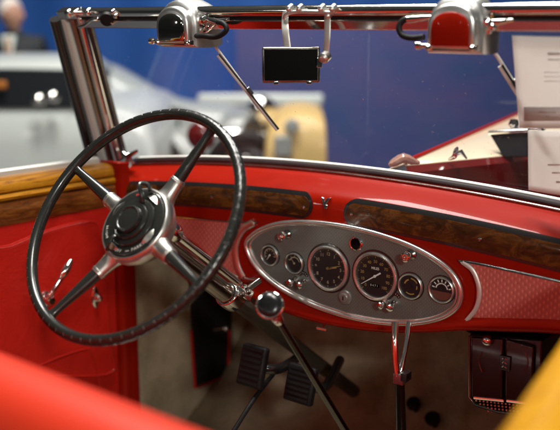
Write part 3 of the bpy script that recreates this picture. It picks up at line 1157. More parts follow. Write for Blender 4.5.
# post cap, latch, hinge pieces at the left top corner
bm = BM()
a = WS(70, 13, 0.014)
add_box(bm, a, UX * 0.030, WSU * 0.009, WSN * 0.012)
add_lathe(bm, [(0.010, 0), (0.010, 0.008), (0.006, 0.011), (0, 0.0115)], WS(70, 13, 0.026), WSN, 20)
add_lathe(bm, [(0.008, 0), (0.008, 0.01), (0.004, 0.013), (0, 0.0135)], WS(90, 11, 0.016), WSN, 16)
add_tube(bm, spline([WS(78, 27, 0.025), WS(86, 25, 0.03), WS(92, 20, 0.03), WS(99, 19, 0.026)], 4), 0.0042, 10)
part('corner_latch', bm, M['chrome'], WG, bevel=0.002)
bm = BM()
add_lathe(bm, [(0.0, -0.008), (0.014, -0.007), (0.0165, 0.0), (0.014, 0.007), (0, 0.008)], WS(107, 19, 0.022), WSN * 0.75 + UX * 0.5, 20)
part('rubber_stop', bm, M['rubber'], WG)
bm = BM()
for q in ((113, 12), (116, 16), (112, 22)):
    add_lathe(bm, [(0.0055, -0.004), (0.0055, 0.004), (0.003, 0.0065), (0, 0.007)], WS(*q, 0.018), WSN, 12)
part('latch_screw', bm, M['chrome'], WG)
# pivot clamp at the foot of the frame
bm = BM()
a = WS(127, 158, 0.02)
add_lathe(bm, [(0.012, -0.006), (0.012, 0.006), (0.007, 0.010), (0.0, 0.011)], a, WSN, 20)
add_tube(bm, [WS(120, 162, 0.022), WS(127, 157, 0.028), WS(137, 151, 0.022)], [0.005, 0.007, 0.004], 10)
add_tube(bm, [WS(122, 152, 0.022), WS(127, 157, 0.028), WS(134, 163, 0.022)], [0.004, 0.006, 0.005], 10)
part('pivot_clamp', bm, M['chrome'], WG)


# wiper motors: arched housings over the header
def wiper_motor(px, py, wpx, hpx, depth, off, tint, hose):
    c = WS(px, py, off)
    z = (c - CAM).dot(FWD)
    hw = wpx / 2 * z / F_PX / 0.83
    hh = hpx * z / F_PX
    Yb = Vector((0.0, -1.0, -0.02)).normalized()          # faces the cabin
    Xs = Vector((1, 0, 0)); Zs = Yb.cross(Xs) * -1
    if Zs.z < 0: Zs = -Zs
    def arch(sc, n=18):
        pts = [(-hw * sc, -hh * 0.5 * sc), (-hw * sc * 1.0, -hh * 0.05)]
        for i in range(1, n):
            a = PI - PI * i / n
            pts.append((hw * sc * math.cos(a), -hh * 0.05 + (hh * 0.55) * sc ** 1.6 * math.sin(a) ** 0.8))
        pts += [(hw * sc, -hh * 0.05), (hw * sc, -hh * 0.5 * sc)]
        return pts
    bm = BM()
    rings = []
    for sc, d in ((0.80, -0.003), (0.88, -0.002), (0.93, 0.001), (0.95, 0.006), (0.955, 0.012), (1.06, 0.016), (1.12, 0.022), (1.15, depth * 0.45), (1.13, depth * 0.7), (1.02, depth * 0.9), (0.80, depth * 0.99), (0.5, depth * 1.02)):
        rings.append([bm.verts.new(c + Xs * x + Zs * y - Yb * d) for x, y in arch(sc)])
    for i in range(len(rings) - 1):
        n = len(rings[0])
        for k in range(n):
            bm.faces.new((rings[i][k], rings[i][(k + 1) % n], rings[i + 1][(k + 1) % n], rings[i + 1][k]))
    bm.faces.new(rings[0]); bm.faces.new(rings[-1])
    mo = part('wiper_motor', bm, M['soft_chrome'], sharp=55)
    bm = BM()
    fr_ = []
    for sc, d in ((0.76, 0.0015), (0.75, 0.0040), (0.71, 0.0052), (0.55, 0.0068), (0.3, 0.0082)):
        fr_.append([bm.verts.new(c + Xs * x + Zs * (y - hh * 0.02) + Yb * d) for x, y in arch(sc)])
    for a_, b_ in zip(fr_, fr_[1:]):
        for k in range(len(a_)):
            bm.faces.new((a_[k], a_[(k + 1) % len(a_)], b_[(k + 1) % len(a_)], b_[k]))
    bm.faces.new(fr_[-1])
    part('face_plate', bm, tint, mo, sharp=70)
    bm = BM()
    for x, y in ((-0.86, -0.43), (0.86, -0.43), (-0.2, 0.0)):
        if y == 0: continue
        add_lathe(bm, [(0.0052, -0.003), (0.0052, 0.004), (0.003, 0.0065), (0, 0.007)], c + Xs * (x * hw) + Zs * (y * hh), Yb, 14)
    part('housing_screw', bm, M['chrome'], mo)
    bm = BM()
    a = c - Xs * (hw * 1.0) - Zs * (hh * 0.40)
    add_tube(bm, [a + Xs * 0.006, a - Xs * 0.010], 0.0038, 12)
    add_lathe(bm, [(0.0, -0.006), (0.0065, -0.004), (0.0065, 0.004), (0, 0.006)], a - Xs * 0.012, Xs, 16)
    part('switch_pin', bm, M['chrome'], mo)
    bm = BM()
    add_box(bm, c - Zs * (hh * 0.44) - Yb * (depth * 0.45), Xs * (hw * 0.98), Yb * (depth * 0.45), Zs * (hh * 0.07))
    part('base_plate', bm, M['chrome'], mo, bevel=0.002)
    bm = BM()
    pts = [WS(a_, b_, o_) for a_, b_, o_ in hose]
    add_tube(bm, spline(pts, 6), 0.0052, 12)
    part('vacuum_hose', bm, M['rubber'], mo)
    bm = BM()
    q = pts[-1]; q0 = pts[-2]
    dd = (q - q0).normalized()
    add_tube(bm, [q - dd * 0.012, q, q + dd * 0.03], [0.0062, 0.0062, 0.0040], 12)
    part('hose_nipple', bm, M['chrome'], mo)
    return mo


k = wiper_motor(172, 25, 38, 40, 0.11, 0.050, M['mirror_dark'], [(191, 36, 0.04), (203, 36, 0.045), (216, 37, 0.045), (226, 31, 0.04), (224, 24, 0.032), (214, 21, 0.026)])
tag(k, 'chrome wiper motor with a black face')
k = wiper_motor(451, 26, 46, 50, 0.10, 0.050, M['red'], [(424, 37, 0.05), (412, 38, 0.05), (402, 35, 0.045), (399, 27, 0.038), (404, 20, 0.03), (414, 19, 0.026)])  # red of the mirrored cabin painted onto a chrome face
tag(k, 'chrome wiper motor with a red reflection painted on its face')
# fittings to the right of each motor
for q in ((204, 20), (487, 21)):
    bm = BM()
    for dx, dy, r in ((0, 0, 0.009), (6, 5, 0.007), (3, 9, 0.006)):
        add_lathe(bm, [(0, -0.012), (r, -0.010), (r, 0.006), (r * 0.6, 0.010), (0, 0.011)], WS(q[0] + dx, q[1] + dy, 0.022), WSN, 14)
    add_tube(bm, [WS(q[0], q[1] + 2, 0.02), WS(q[0] + 14, q[1] + 1, 0.024), WS(q[0] + 26, q[1] - 1, 0.016)], [0.006, 0.005, 0.003], 12)
    part('motor_union', bm, M['chrome'])


# wipers
def wiper(p0, p1, p2, p3):
    bm = BM()
    add_tube(bm, [WS(*p0, -0.012), WS(*p1, -0.014)], [0.0038, 0.0028], 10, flat=0.7, upv=WSN)
    add_lathe(bm, [(0.006, -0.006), (0.006, 0.012), (0, 0.013)], WS(*p0, -0.012), WSN, 14)
    wi = part('wiper', bm, M['pale_metal'])
    bm = BM()
    add_tube(bm, [WS(*p2, -0.009), WS(*p3, -0.009)], 0.0042, 10, flat=1.0, upv=WSN)
    part('blade', bm, M['pale_metal'], wi)
    bm = BM()
    a, b = WS(*p2, -0.005), WS(*p3, -0.005)
    sd = (b - a).cross(WSN).normalized()
    add_box(bm, (a + b) / 2 - sd * 0.0042, (b - a) / 2, sd * 0.0010, WSN * 0.002)
    part('wiper_rubber', bm, M['rubber'], wi)
    bm = BM()
    mid = WS(*p1, -0.011)
    add_box(bm, mid, (b - a).normalized() * 0.009, sd * 0.006, WSN * 0.004)
    part('blade_clip', bm, M['chrome'], wi, bevel=0.001)


wiper((209, 38), (249, 92), (218, 55), (277.5, 130))
wiper((486, 39), (515, 84), (500, 66), (548, 142))

# rear-view mirror on two chrome straps
mc = WS(291, 65, 0.075)
zc = (mc - CAM).dot(FWD)
mw, mh = 29.0 * zc / F_PX, 17.8 * zc / F_PX
mx_ = (RIGHT + Vector((0.03, 0, 0.01))).normalized()
mn = -(mc - CAM).normalized()
mx_ = (mx_ - mn * mx_.dot(mn)).normalized()
mu = mn.cross(mx_)
bm = BM()
add_box(bm, mc - mn * 0.006, mx_ * mw, mu * mh, mn * 0.006)
MI = part('rear_view_mirror', bm, M['dark_chrome'], bevel=0.004, seg=3)
tag(MI, 'rectangular rear view mirror hanging from the header, its dark reflection painted in')
bm = BM()
add_box(bm, mc + mn * 0.0004, mx_ * (mw - 0.0045), mu * (mh - 0.0045), mn * 0.0008)
part('mirror_glass', bm, M['black_gloss'], MI)  # black colour stands for the dark hall the glass would mirror
for a, b in ((-0.52, -1), (0.62, -1), (0.98, 0.1)):
    bm = BM()
    add_box(bm, mc + mx_ * (mw * a) + mu * (mh * b), mx_ * 0.005, mu * (0.003 if b < 0 else 0.009), mn * 0.0035)
    part('mirror_clip', bm, M['chrome'], MI, bevel=0.001)
for pts, wd in (([(286, 12, 0.016), (285, 20, 0.024), (285.5, 32, 0.045), (288, 52, 0.062)], 0.0075), ([(327, 9, 0.016), (327.5, 22, 0.024), (327, 40, 0.040), (325.5, 58, 0.050)], 0.0066)):
    P = spline([WS(*q) for q in pts], 6)
    bm = BM()
    add_tube(bm, P, wd, 12, flat=0.3, upv=(0, 1, 0))
    part('mirror_strap', bm, M['satin'], MI)
bm = BM()
add_tube(bm, spline([WS(284, 19, 0.026), WS(287, 14, 0.024), WS(296, 12, 0.022), WS(315, 12, 0.022), WS(332, 13, 0.02)], 5), 0.0038, 12)
add_lathe(bm, [(0.010, -0.006), (0.010, 0.006), (0.006, 0.010), (0, 0.011)], WS(325, 57, 0.054), WSN, 18)
for q in ((290, 8), (300, 8), (322, 8), (333, 8), (329, 15)):
    add_lathe(bm, [(0.006, -0.006), (0.006, 0.006), (0.003, 0.009), (0, 0.0095)], WS(*q, 0.018), WSN, 12)
part('mirror_bracket', bm, M['soft_chrome'], MI)

# ---------------- left door
TZ = Vector((0, 0, 1))
AL = TZ.cross(DN).normalized()                   # along the door
if AL.y < 0: AL = -AL
def dl(y, z, off=0.0):
    x = DP.x - (y - DP.y) * DN.y / DN.x
    return Vector((x, y, z)) + DN * off


bm = BM()
rows = []
ys = [0.15 + i * (1.285 / 40) for i in range(41)]
def captop(y): return 1.150 + 0.004 * math.sin((y - 0.15) * 2)
for y in ys:
    zt = captop(y)
    prof = [(-0.05, zt - 0.04), (-0.012, zt - 0.085), (0.0, zt - 0.095), (0.004, zt - 0.13), (0.004, 0.95), (0.002, 0.8), (0.0, 0.62), (-0.004, 0.45), (-0.03, 0.42), (-0.06, 0.42)]
    rows.append([dl(y, z, o_) for o_, z in prof])
rows.append([dl(ys[-1] + 0.004, p.z, -0.055) for p in rows[-1]])
add_grid(bm, rows)
DOOR = part('door', bm, M['leather'], sharp=40)
tag(DOOR, 'left door trimmed in red leather with a wood cap')
# capping: honey coloured ledge, brown moulding below, chrome strip above
def cap_rows(sec, m, name, parent=DOOR, y0=0.15, y1=1.445):
    bm = BM()
    rows = []
    for i in range(31):
        y = y0 + (y1 - y0) * i / 30
        zt = captop(y)
        rows.append([dl(y, zt + b, a) for a, b in sec])
    add_grid(bm, rows)
    bm.faces.new([bm.verts.new(p) for p in rows[0]]); bm.faces.new([bm.verts.new(p) for p in rows[-1]])
    return part(name, bm, m, parent, sharp=40)


cap_rows([(-0.055, 0.0), (-0.050, 0.007), (-0.02, 0.008), (0.000, 0.004), (0.008, -0.006), (0.009, -0.018), (0.003, -0.022)], M['cap_honey'], 'cap_rail')
cap_rows([(0.0, -0.021), (0.011, -0.024), (0.0145, -0.030), (0.013, -0.036), (0.004, -0.038)], M['cap_honey'], 'cap_bead')
cap_rows([(0.0, -0.037), (0.010, -0.042), (0.013, -0.055), (0.009, -0.078), (0.002, -0.094), (-0.01, -0.094)], M['cap_brown'], 'cap_moulding')
cap_rows([(-0.072, 0.002), (-0.070, 0.016), (-0.062, 0.020), (-0.052, 0.016), (-0.050, 0.002)], M['satin'], 'sill_strip')
# stitched pocket pad
pad_px = [(-30, 262), (10, 245), (45, 231), (78, 222), (94, 222), (99, 230), (101, 250), (106, 300), (110, 345), (112, 372), (60, 376), (-30, 372)]
bm = BM()
loop = spline([LD(px, py, 0.005) for px, py in pad_px], 5, closed=True)
add_prism(bm, loop, DN * 0.011)
part('door_pad', bm, M['leather'], DOOR, bevel=0.009, seg=4)
bm = BM()
add_tube(bm, spline([LD(px, py, 0.0165) for px, py in pad_px], 5, closed=True), 0.0017, 8, closed=True)
part('piping', bm, M['leather'], DOOR)
bm = BM()
add_tube(bm, spline([LD(px, py, 0.017) for px, py in [(40, 365), (62, 356), (85, 349), (91, 352), (97, 370), (100, 390)]], 5), 0.0014, 8)
part('pocket_seam', bm, M['leather'], DOOR)
# handle
bm = BM()
a = LD(46, 299, 0.016)
add_lathe(bm, [(0.020, 0), (0.019, 0.004), (0.012, 0.008), (0.010, 0.022), (0.008, 0.026), (0, 0.027)], a, DN, 24)
HP = [LD(47, 299, 0.045), LD(52, 292, 0.052), LD(61, 278, 0.056), LD(66, 269, 0.056), LD(71.5, 260, 0.054)]
add_tube(bm, spline(HP, 4), [0.0085] * 2 + [0.0058] * 7 + [0.007, 0.009, 0.0098, 0.0095, 0.0098, 0.0080, 0.0068, 0.0045][:8], 14)
part('door_handle', bm, M['chrome'], DOOR)
# window winder spindle
bm = BM()
a = LD(95.5, 297, 0.016)
up_ = TZ * 1.0
add_tube(bm, [a - up_ * 0.026, a - up_ * 0.015, a, a + up_ * 0.015, a + up_ * 0.026], [0.003, 0.010, 0.013, 0.010, 0.003], 14, flat=0.4, upv=DN)
add_lathe(bm, [(0.010, 0), (0.010, 0.010), (0.007, 0.013), (0.0065, 0.020), (0.004, 0.022), (0, 0.0225)], a, DN, 18)
part('winder_spindle', bm, M['chrome'], DOOR)

bm = BM()
add_prism(bm, [(-0.34, 1.455, 1.15), (-0.29, 1.445, 1.155), (-0.235, 1.455, 1.15), (-0.225, 1.50, 1.15), (-0.225, 1.58, 1.13), (-0.30, 1.58, 1.13)], (0, 0, -0.80))
part('hinge_pillar', bm, M['red'], bevel=0.01, seg=3)
# ---------------- hinge pillar, kick panel, firewall, toe board, car floor
bm = BM()
rows = []
for z in [0.36 + i * 0.05 for i in range(16)]:
    zz = min(z, 1.1)
    rows.append([(-1.585, 1.440, zz), (-1.545, 1.440, zz), (-1.537, 1.446, zz), (-1.535, 1.458, zz), (-1.5365, 1.462, zz), (-1.5355, 1.468, zz), (-1.533, 1.478, zz), (-1.535, 1.492, zz), (-1.545, 1.496, zz), (-1.56, 1.497, zz)])
add_grid(bm, rows)
HPIL = part('hinge_pillar', bm, M['red'], sharp=50)
# the return of the dash end to the door cap
bm = BM()
rows = []
for i in range(13):
    t = i / 12
    z = 1.165 - 0.185 * t
    rows.append([(-1.60, 1.452, z), (-1.57, 1.446, z), (-1.545, 1.441, z), (-1.530, 1.439, z), (-1.520, 1.442, z), (-1.514, 1.450, z), (-1.512, 1.462, z)])
add_grid(bm, rows)
bm.faces.new([bm.verts.new(p) for p in rows[0]])
part('dash_end', bm, M['red'], HPIL, sharp=60)
bm = BM()
add_grid(bm, [[(-1.548, 1.48 + 0.53 * j / 12 , z) for j in range(13)] for z in (0.30, 0.45, 0.6, 0.75, 0.9, 0.98)])
KP = part('kick_panel', bm, M['carpet'], solid=0.01)
tag(KP, 'beige carpet on the footwell side')
# black pocket with red binding on the kick panel
def KPp(px, py, off=0.0): return onp(px, py, (-1.548 + 0.006 + off, 0, 0), (1, 0, 0))
mat_px = [(187, 262), (191, 330), (195, 388), (211, 382), (228, 375), (229.5, 330), (228, 268)]
bm = BM()
add_prism(bm, [KPp(*q) for q in mat_px], (0.012, 0, 0))
KM = part('kick_pocket', bm, M['rubber'], bevel=0.003)
tag(KM, 'black rubber pocket bound in red')
bm = BM()
add_tube(bm, [KPp(*q, 0.012) for q in mat_px[1:6]], 0.0032, 8)
part('red_binding', bm, M['leather'], KM)
bm = BM()
add_lathe(bm, [(0.008, 0), (0.008, 0.004), (0.0065, 0.010), (0.004, 0.012), (0, 0.0125)], KPp(224, 328, 0.016), (1, -0.3, 0.1), 16)
add_tube(bm, [KPp(224, 328, 0.02), KPp(213, 330, 0.016)], 0.003, 8)
part('pocket_catch', bm, M['chrome'], KM)
bm = BM()
prof = [(2.02, 0.99), (2.02, 0.9), (2.0, 0.72), (1.96, 0.60), (1.80, 0.46), (1.62, 0.36), (1.5, 0.34), (1.2, 0.335), (0.6, 0.335), (-0.3, 0.335)]
add_grid(bm, [[(x, y, z) for y, z in prof] for x in (-1.62, -1.2, -0.8, -0.5, -0.27)])
TB = part('toe_board', bm, M['carpet'], solid=0.02)
tag(TB, 'beige carpeted toe board and footwell floor')
bm = BM()
def TBp(px, py, off=0):
    # sloping part of the toe board through (1.96,.60) and (1.62,.36)
    n = Vector((0, -(0.60 - 0.36), (1.96 - 1.62))).normalized()
    return onp(px, py, Vector((0, 1.80, 0.473)) + n * off, n), n
# pedals
def pedal(px, py, wpx, hpx, dep_, nm, arm_to):
    c = DEP(px, py, dep_)
    n = Vector((0.0, -0.95, 0.30)).normalized()
    u_ = Vector((0, 0.30, 0.95)).normalized()
    s = dep_ / F_PX
    bm = BM()
    add_box(bm, c, UX * (wpx / 2 * s / 0.9), u_ * (hpx / 2 * s), n * 0.009)
    p = part('pedal', bm, M['rubber'], bevel=0.005)
    tag(p, nm)
    bm = BM()
    for i in range(7):
        add_box(bm, c + n * 0.0095 + u_ * (hpx / 2 * s * (-0.8 + 0.267 * i)), UX * (wpx / 2 * s / 0.9 * 0.8), u_ * 0.0022, n * 0.0016)
    part('tread', bm, M['rubber'], p)
    bm = BM()
    add_tube(bm, spline([c - n * 0.008, c - n * 0.05 + UX * 0.03, DEP(*arm_to)], 6), 0.011, 12)
    part('pedal_arm', bm, M['black_paint'], p)


pedal(253, 366, 27, 42, 1.80, 'left foot pedal with a ribbed rubber pad', (300, 356, 2.0))
pedal(301, 384, 30, 38, 1.84, 'right foot pedal with a ribbed rubber pad', (340, 360, 2.0))
# starter buttons on the toe board
for q, r_ in (((414, 405), 0.018), ((433, 420), 0.019)):
    c, n = TBp(*q, 0.03)
    bm = BM()
    add_lathe(bm, [(0.007, -0.05), (0.008, 0), (r_, 0.002), (r_, 0.012), (r_ * 0.8, 0.016), (0, 0.017)], c, n, 24)
    part('floor_button', bm, M['rubber'])
bm = BM()
add_box(bm, (-0.93, 1.765, 1.025), (0.66, 0, 0), (0, 0.262, 0), (0, 0, 0.006))
part('underdash_light_shield', bm, M['rubber'])  # unseen black panel, added to keep light out of the footwell
bm = BM()
add_box(bm, (-0.262, 1.765, 0.70), (0.006, 0, 0), (0, 0.262, 0), (0, 0, 0.34))
part('kick_panel', bm, M['carpet'])
# wiring under the dash
bm = BM()
for i in range(9):
    x0 = -1.30 + i * 0.105
    add_tube(bm, spline([(x0, 1.52, 0.98), (x0 + 0.03, 1.60, 0.88 + 0.02 * (i % 3)), (x0 + 0.09, 1.72, 0.86 - 0.03 * (i % 2)), (x0 + 0.14, 1.99, 0.9)], 5), 0.006, 8)
part('wiring_loom', bm, M['rubber'])
bm = BM()
add_tube(bm, spline([DEP(233, 432, 1.75), DEP(250, 405, 1.78), DEP(262, 388, 1.82), DEP(275, 372, 1.9)], 5), 0.005, 10)
part('cable', bm, M['rubber'])

# ---------------- heater under the dash on the right
def HT(px, py, d=0.0): return UY(px, py, 1.475 + d)
heat = [(469, 334), (469, 398), (475, 405), (498, 413), (521, 416), (538, 408), (542, 400), (542, 340)]
bm = BM()
add_prism(bm, [HT(*q) for q in heat], (0, 0.12, 0))
HE = part('heater', bm, M['black_paint'], bevel=0.004)
tag(HE, 'dark heater box with two doors hanging under the dash')
M['heater_door'] = mat('dark_brown_enamel', (0.030, 0.008, 0.007), 0.25, coat=0.5)
for poly in ([(473, 336), (473, 396), (503.5, 399.5), (504.5, 338)], [(507.5, 338), (506.5, 399), (533, 402), (535, 346)]):
    bm = BM()
    add_prism(bm, [HT(*q, -0.001) for q in poly], (0, -0.008, 0))
    hd_ = part('heater_door', bm, M['heater_door'], HE, bevel=0.0025)
bm = BM()
add_tube(bm, [HT(*q, -0.008) for q in [(469.5, 336), (469.5, 397), (475, 405), (498, 412.5), (521, 415.5)]], 0.0022, 8)
part('heater_rim', bm, M['dark_chrome'], HE)
bm = BM()
for row, (y0_, n_) in enumerate(((400.5, 15), (404, 13), (407.5, 10), (411, 7))):
    for i in range(n_):
        px = 476 + row * 4 + i * 3.7
        add_tube(bm, [HT(px, y0_ + i * 0.42, -0.002), HT(px + 0.2, y0_ + i * 0.42, -0.008)], 0.0019, 6)
part('heater_grille', bm, M['dark_chrome'], HE)
bm = BM()
add_tube(bm, [HT(474, 397.5, -0.010), HT(504, 400.5, -0.010)], 0.003, 8)
add_tube(bm, [HT(507, 400.5, -0.010), HT(535, 404, -0.010)], 0.003, 8)
part('heater_sill', bm, M['chrome'], HE)
bm = BM()
c = HT(488, 340, -0.012)
add_lathe(bm, [(0.011, 0), (0.011, 0.004), (0.008, 0.010), (0.005, 0.012), (0, 0.0125)], c, (0, -1, 0), 20)
part('heater_knob', bm, M['chrome'], HE)
bm = BM()
c = HT(505, 363, -0.011)
add_box(bm, c, UX * 0.0105, Vector((0, 0.002, 0)), UZ * 0.014)
part('latch_plate', bm, M['black_paint'], HE, bevel=0.001)
bm = BM()
for dx in (-1, 1):
    for dz in (-1, 0, 1):
        add_tube(bm, [c + UX * (0.004 * dx) + UZ * (0.008 * dz) - Vector((0, 0.002, 0)), c + UX * (0.0015 * dx) + UZ * (0.008 * dz + 0.003) - Vector((0, 0.004, 0))], 0.0014, 6)
part('latch_emblem', bm, M['chrome'], HE)
bm = BM()
for px0, sgn in ((482, -1), (525, 1)):
    add_tube(bm, spline([HT(px0, 352, -0.0095), HT(px0 + 3 * sgn, 362, -0.0095), HT(px0, 372, -0.0095)], 5), 0.0012, 6)
part('door_engraving', bm, M['dark_chrome'], HE)

# ---------------- outer body: cowl, hood, sides
bm = BM()
rows = []
for i in range(33):
    x = -1.60 + i * (1.33 / 32)
    k = crown(x)
    e = max(0.0, abs(x - XC) - 0.52)
    rows.append([(x, y, z - k - e * e * 3.0 * ((y - 1.5) / 0.4 + 0.3)) for y, z in ((1.535, 1.180), (1.560, 1.187), (1.60, 1.180), (1.65, 1.167), (1.75, 1.136), (1.85, 1.102), (2.03, 1.040), (2.03, 0.95))])
add_grid(bm, rows)
COWL = part('cowl', bm, M['dark_red'], solid=0.004)
tag(COWL, 'glossy dark red cowl in front of the windshield')
RG0, RG1 = Vector((-0.877, 1.668, 1.196)), Vector((-0.982, 2.457, 1.204))
def ridge(t): return RG0 + (RG1 - RG0) * t
bm = BM()
rows = []
for i in range(26):
    t = i / 25 * 1.9
    r0 = ridge(t)
    # right edge of the cream panel runs out in a V from the foot of the ridge
    rx = min(0.36, 0.002 + t * 0.62) * 1.0
    ry = r0.y + min(0.20, rx * 0.75)
    row = [r0 + Vector((-0.34, 0.02, -0.26)), r0 + Vector((-0.14, 0.01, -0.08)), r0 + Vector((-0.03, 0.0, -0.012)), r0.copy()]
    for s in (0.2, 0.4, 0.6, 0.8, 1.0):
        row.append(Vector((r0.x + rx * s, r0.y + (ry - r0.y) * s, r0.z - 0.006 * s - 0.01 * s * s * rx / 0.36)))
    rows.append(row)
add_grid(bm, rows)
flank = [rw[8].copy() for rw in rows]
flank = [p for i_, p in enumerate(flank) if i_ <= 22]
HOOD = part('hood', bm, M['cream'], solid=0.004, sharp=60)
tag(HOOD, 'cream hood panel edged in red')
bm = BM()
add_grid(bm, [[p + Vector((0.001, -0.002, 0.001)) for p in flank], [p + Vector((0.012, -0.014, -0.012)) for p in flank], [p + Vector((0.016, -0.024, -0.06)) for p in flank], [p + Vector((0.02, -0.03, -0.28)) for p in flank]])
part('hood_side', bm, M['dark_red'], HOOD)
bm = BM()
add_tube(bm, [ridge(i / 10 * 1.9) + Vector((0, 0, 0.004)) for i in range(11)], 0.0052, 10)
part('hood_edge', bm, M['red'], HOOD)
# cowl vent lid standing open
bm = BM()
VT = lambda px, py, z: DEP(px, py, z)
lid = [VT(489, 134, 2.06), VT(528, 132, 2.0), VT(528, 157, 2.0), VT(503, 157.5, 2.03)]
add_prism(bm, lid, Vector((0.01, 0.03, 0.0)))
VE = part('vent_lid', bm, M['glass_black'], bevel=0.003)
tag(VE, 'black vent lid with a chrome upper edge on the hood')
bm = BM()
add_tube(bm, [lid[0] + Vector((0, 0, 0.003)), lid[1] + Vector((0, 0, 0.003))], 0.0055, 12)
add_lathe(bm, [(0, -0.012), (0.011, -0.008), (0.013, 0.0), (0.009, 0.010), (0, 0.012)], VT(514, 124, 2.04), (0, 0, 1), 18)
add_tube(bm, [VT(514, 124, 2.04), VT(514, 133, 2.04)], 0.006, 10)
add_tube(bm, [VT(516, 128.5, 2.03), VT(545, 128.5, 1.98)], 0.0035, 10)
part('vent_trim', bm, M['chrome'], VE)
# small chrome bird-like ornament and amber jewel on the cowl
bm = BM()
a = DEP(456, 155, 1.93)
add_tube(bm, spline([a + Vector((-0.018, 0, -0.012)), a + Vector((-0.004, 0, -0.004)), a + Vector((0.0, 0, 0.010)), a + Vector((0.003, 0, 0.018))], 4), [0.002, 0.003, 0.004, 0.005, 0.006, 0.006, 0.006, 0.006, 0.005, 0.005, 0.004, 0.003, 0.002], 10)
add_tube(bm, [a + Vector((-0.004, 0, 0.0)), a + Vector((0.012, 0, 0.008)), a + Vector((0.026, 0, -0.006))], [0.004, 0.006, 0.002], 10)
part('hood_ornament', bm, M['chrome'])
bm = BM()
a = DEP(403, 161, 1.86)
add_tube(bm, spline([a + RIGHT * -0.030 - TZ * 0.010, a + RIGHT * -0.016 - TZ * 0.002, a + RIGHT * 0.002 + TZ * 0.006, a + RIGHT * 0.020 + TZ * 0.000, a + RIGHT * 0.036 - TZ * 0.004], 4), [0.003, 0.006, 0.008, 0.009, 0.010, 0.010, 0.011, 0.0105, 0.0115, 0.010, 0.0105, 0.009, 0.009, 0.007, 0.006, 0.005, 0.003], 9)
part('amber_jewel', bm, M['amber'])
# body sides below the doors
bm = BM()
for sx, x0, x1 in ((-1, -1.66, -1.60), (1, -0.26, -0.20)):
    add_box(bm, ((x0 + x1) / 2, 0.5, 0.68), ((x1 - x0) / 2, 0, 0), (0, 1.0 + 0.0, 0), (0, 0, 0.38))
part('body_side', bm, M['red'], bevel=0.02)

# ---------------- front seat back (foreground) and right door cap
bm = BM()
sy = 0.55
p_a, p_b = UY(0, 352, sy), UY(205, 431, sy)
zt = (p_a.z + p_b.z) / 2
rows = []
N = 44
for i in range(N + 1):
    x = -1.50 + i * (1.16 / N)
    z = p_a.z + (p_b.z - p_a.z) * (x - p_a.x) / (p_b.x - p_a.x)
    z = max(zt - 0.02, min(zt + 0.02, z))
    end = min(1.0, min(i, N - i) / 4.0)
    dz = -0.03 * (1 - end) ** 2
    z += dz
    sec = [(0.10, -0.62), (0.08, -0.40), (0.045, -0.15), (0.034, -0.07), (0.030, -0.045), (0.020, -0.020), (0.004, -0.004), (-0.020, 0.0), (-0.045, -0.006), (-0.066, -0.022), (-0.078, -0.045), (-0.082, -0.058), (-0.086, -0.052), (-0.100, -0.062), (-0.110, -0.09), (-0.10, -0.30), (-0.08, -0.62)]
    rows.append([(x, sy + a, z + b) for a, b in sec])
add_grid(bm, rows)
ST = part('front_seat', bm, M['seat_leather'], sharp=None)
tag(ST, 'red leather front seat back')
bm = BM()
add_box(bm, (-0.93, 0.80, 0.64), (0.56, 0, 0), (0, 0.25, 0), (0, 0, 0.09))
part('seat_cushion', bm, M['dark_red'], ST, bevel=0.05, seg=4)  # out of view; added, and kept dark, to cut bounce light in the footwell
bm = BM()
add_box(bm, (-0.93, 0.80, 0.445), (0.55, 0, 0), (0, 0.22, 0), (0, 0, 0.105))
part('seat_base', bm, M['rubber'], ST)
bm = BM()
add_tube(bm, [(r_[11][0], r_[11][1], r_[11][2]) for r_ in rows], 0.004, 8)
part('seat_piping', bm, M['seat_leather'], ST)
bm = BM()
ctrl = [(-0.238, 0.40), (-0.254, 0.56), (-0.2665, 0.703), (-0.278, 0.80), (-0.293, 0.926), (-0.322, 1.15), (-0.338, 1.44)]
cs = spline([(a, b, 1.145) for a, b in ctrl], 6)
rows = []
for p in cs:
    rows.append([p + Vector(q) for q in ((0.0, 0, -0.06), (-0.002, 0, -0.02), (0.004, 0, -0.004), (0.016, 0, 0.001), (0.045, 0, 0.003), (0.075, 0, -0.004), (0.085, 0, -0.06))])
add_grid(bm, rows)
RD = part('door', bm, M['cap_yellow'], sharp=50)
tag(RD, 'honey coloured wood cap of the near right door')
bm = BM()
add_grid(bm, [[p + Vector((0.004, 0, -0.058)), p + Vector((0.006, 0, -0.3)), p + Vector((0.01, 0, -0.7))] for p in cs])
part('door_panel', bm, M['leather'], RD, solid=0.01)

# ================================================================== papers on the windshield
def sheet(px, label, off, marks):
    loop = [WS(*p, off) for p in px]
    bm = BM()
    # subdivided sheet with a slight curl
    n = 10
    rows = []
    for i in range(n + 1):
        a = loop[0].lerp(loop[3], i / n); b = loop[1].lerp(loop[2], i / n)
        rows.append([a.lerp(b, j / n) + WSN * (0.003 * math.sin(PI * j / n) * (0.4 + 0.6 * i / n)) for j in range(n + 1)])
    add_grid(bm, rows)
    s = obj('paper_sheet', bm, M['paper'], sharp=None, solid=0.0004)
    tag(s, label, 'paper', 'paper sheets behind the glass')
    for (x0, y0, x1, y1, m) in marks:
        bm = BM()
        q = [WS(a, b, off + 0.0034) for a, b in ((x0, y0), (x1, y0), (x1, y1), (x0, y1))]
        add_prism(bm, q, WSN * 0.0002)
        pm = obj('print_band', bm, M[m], sharp=None)
        pm.parent = s
    return s


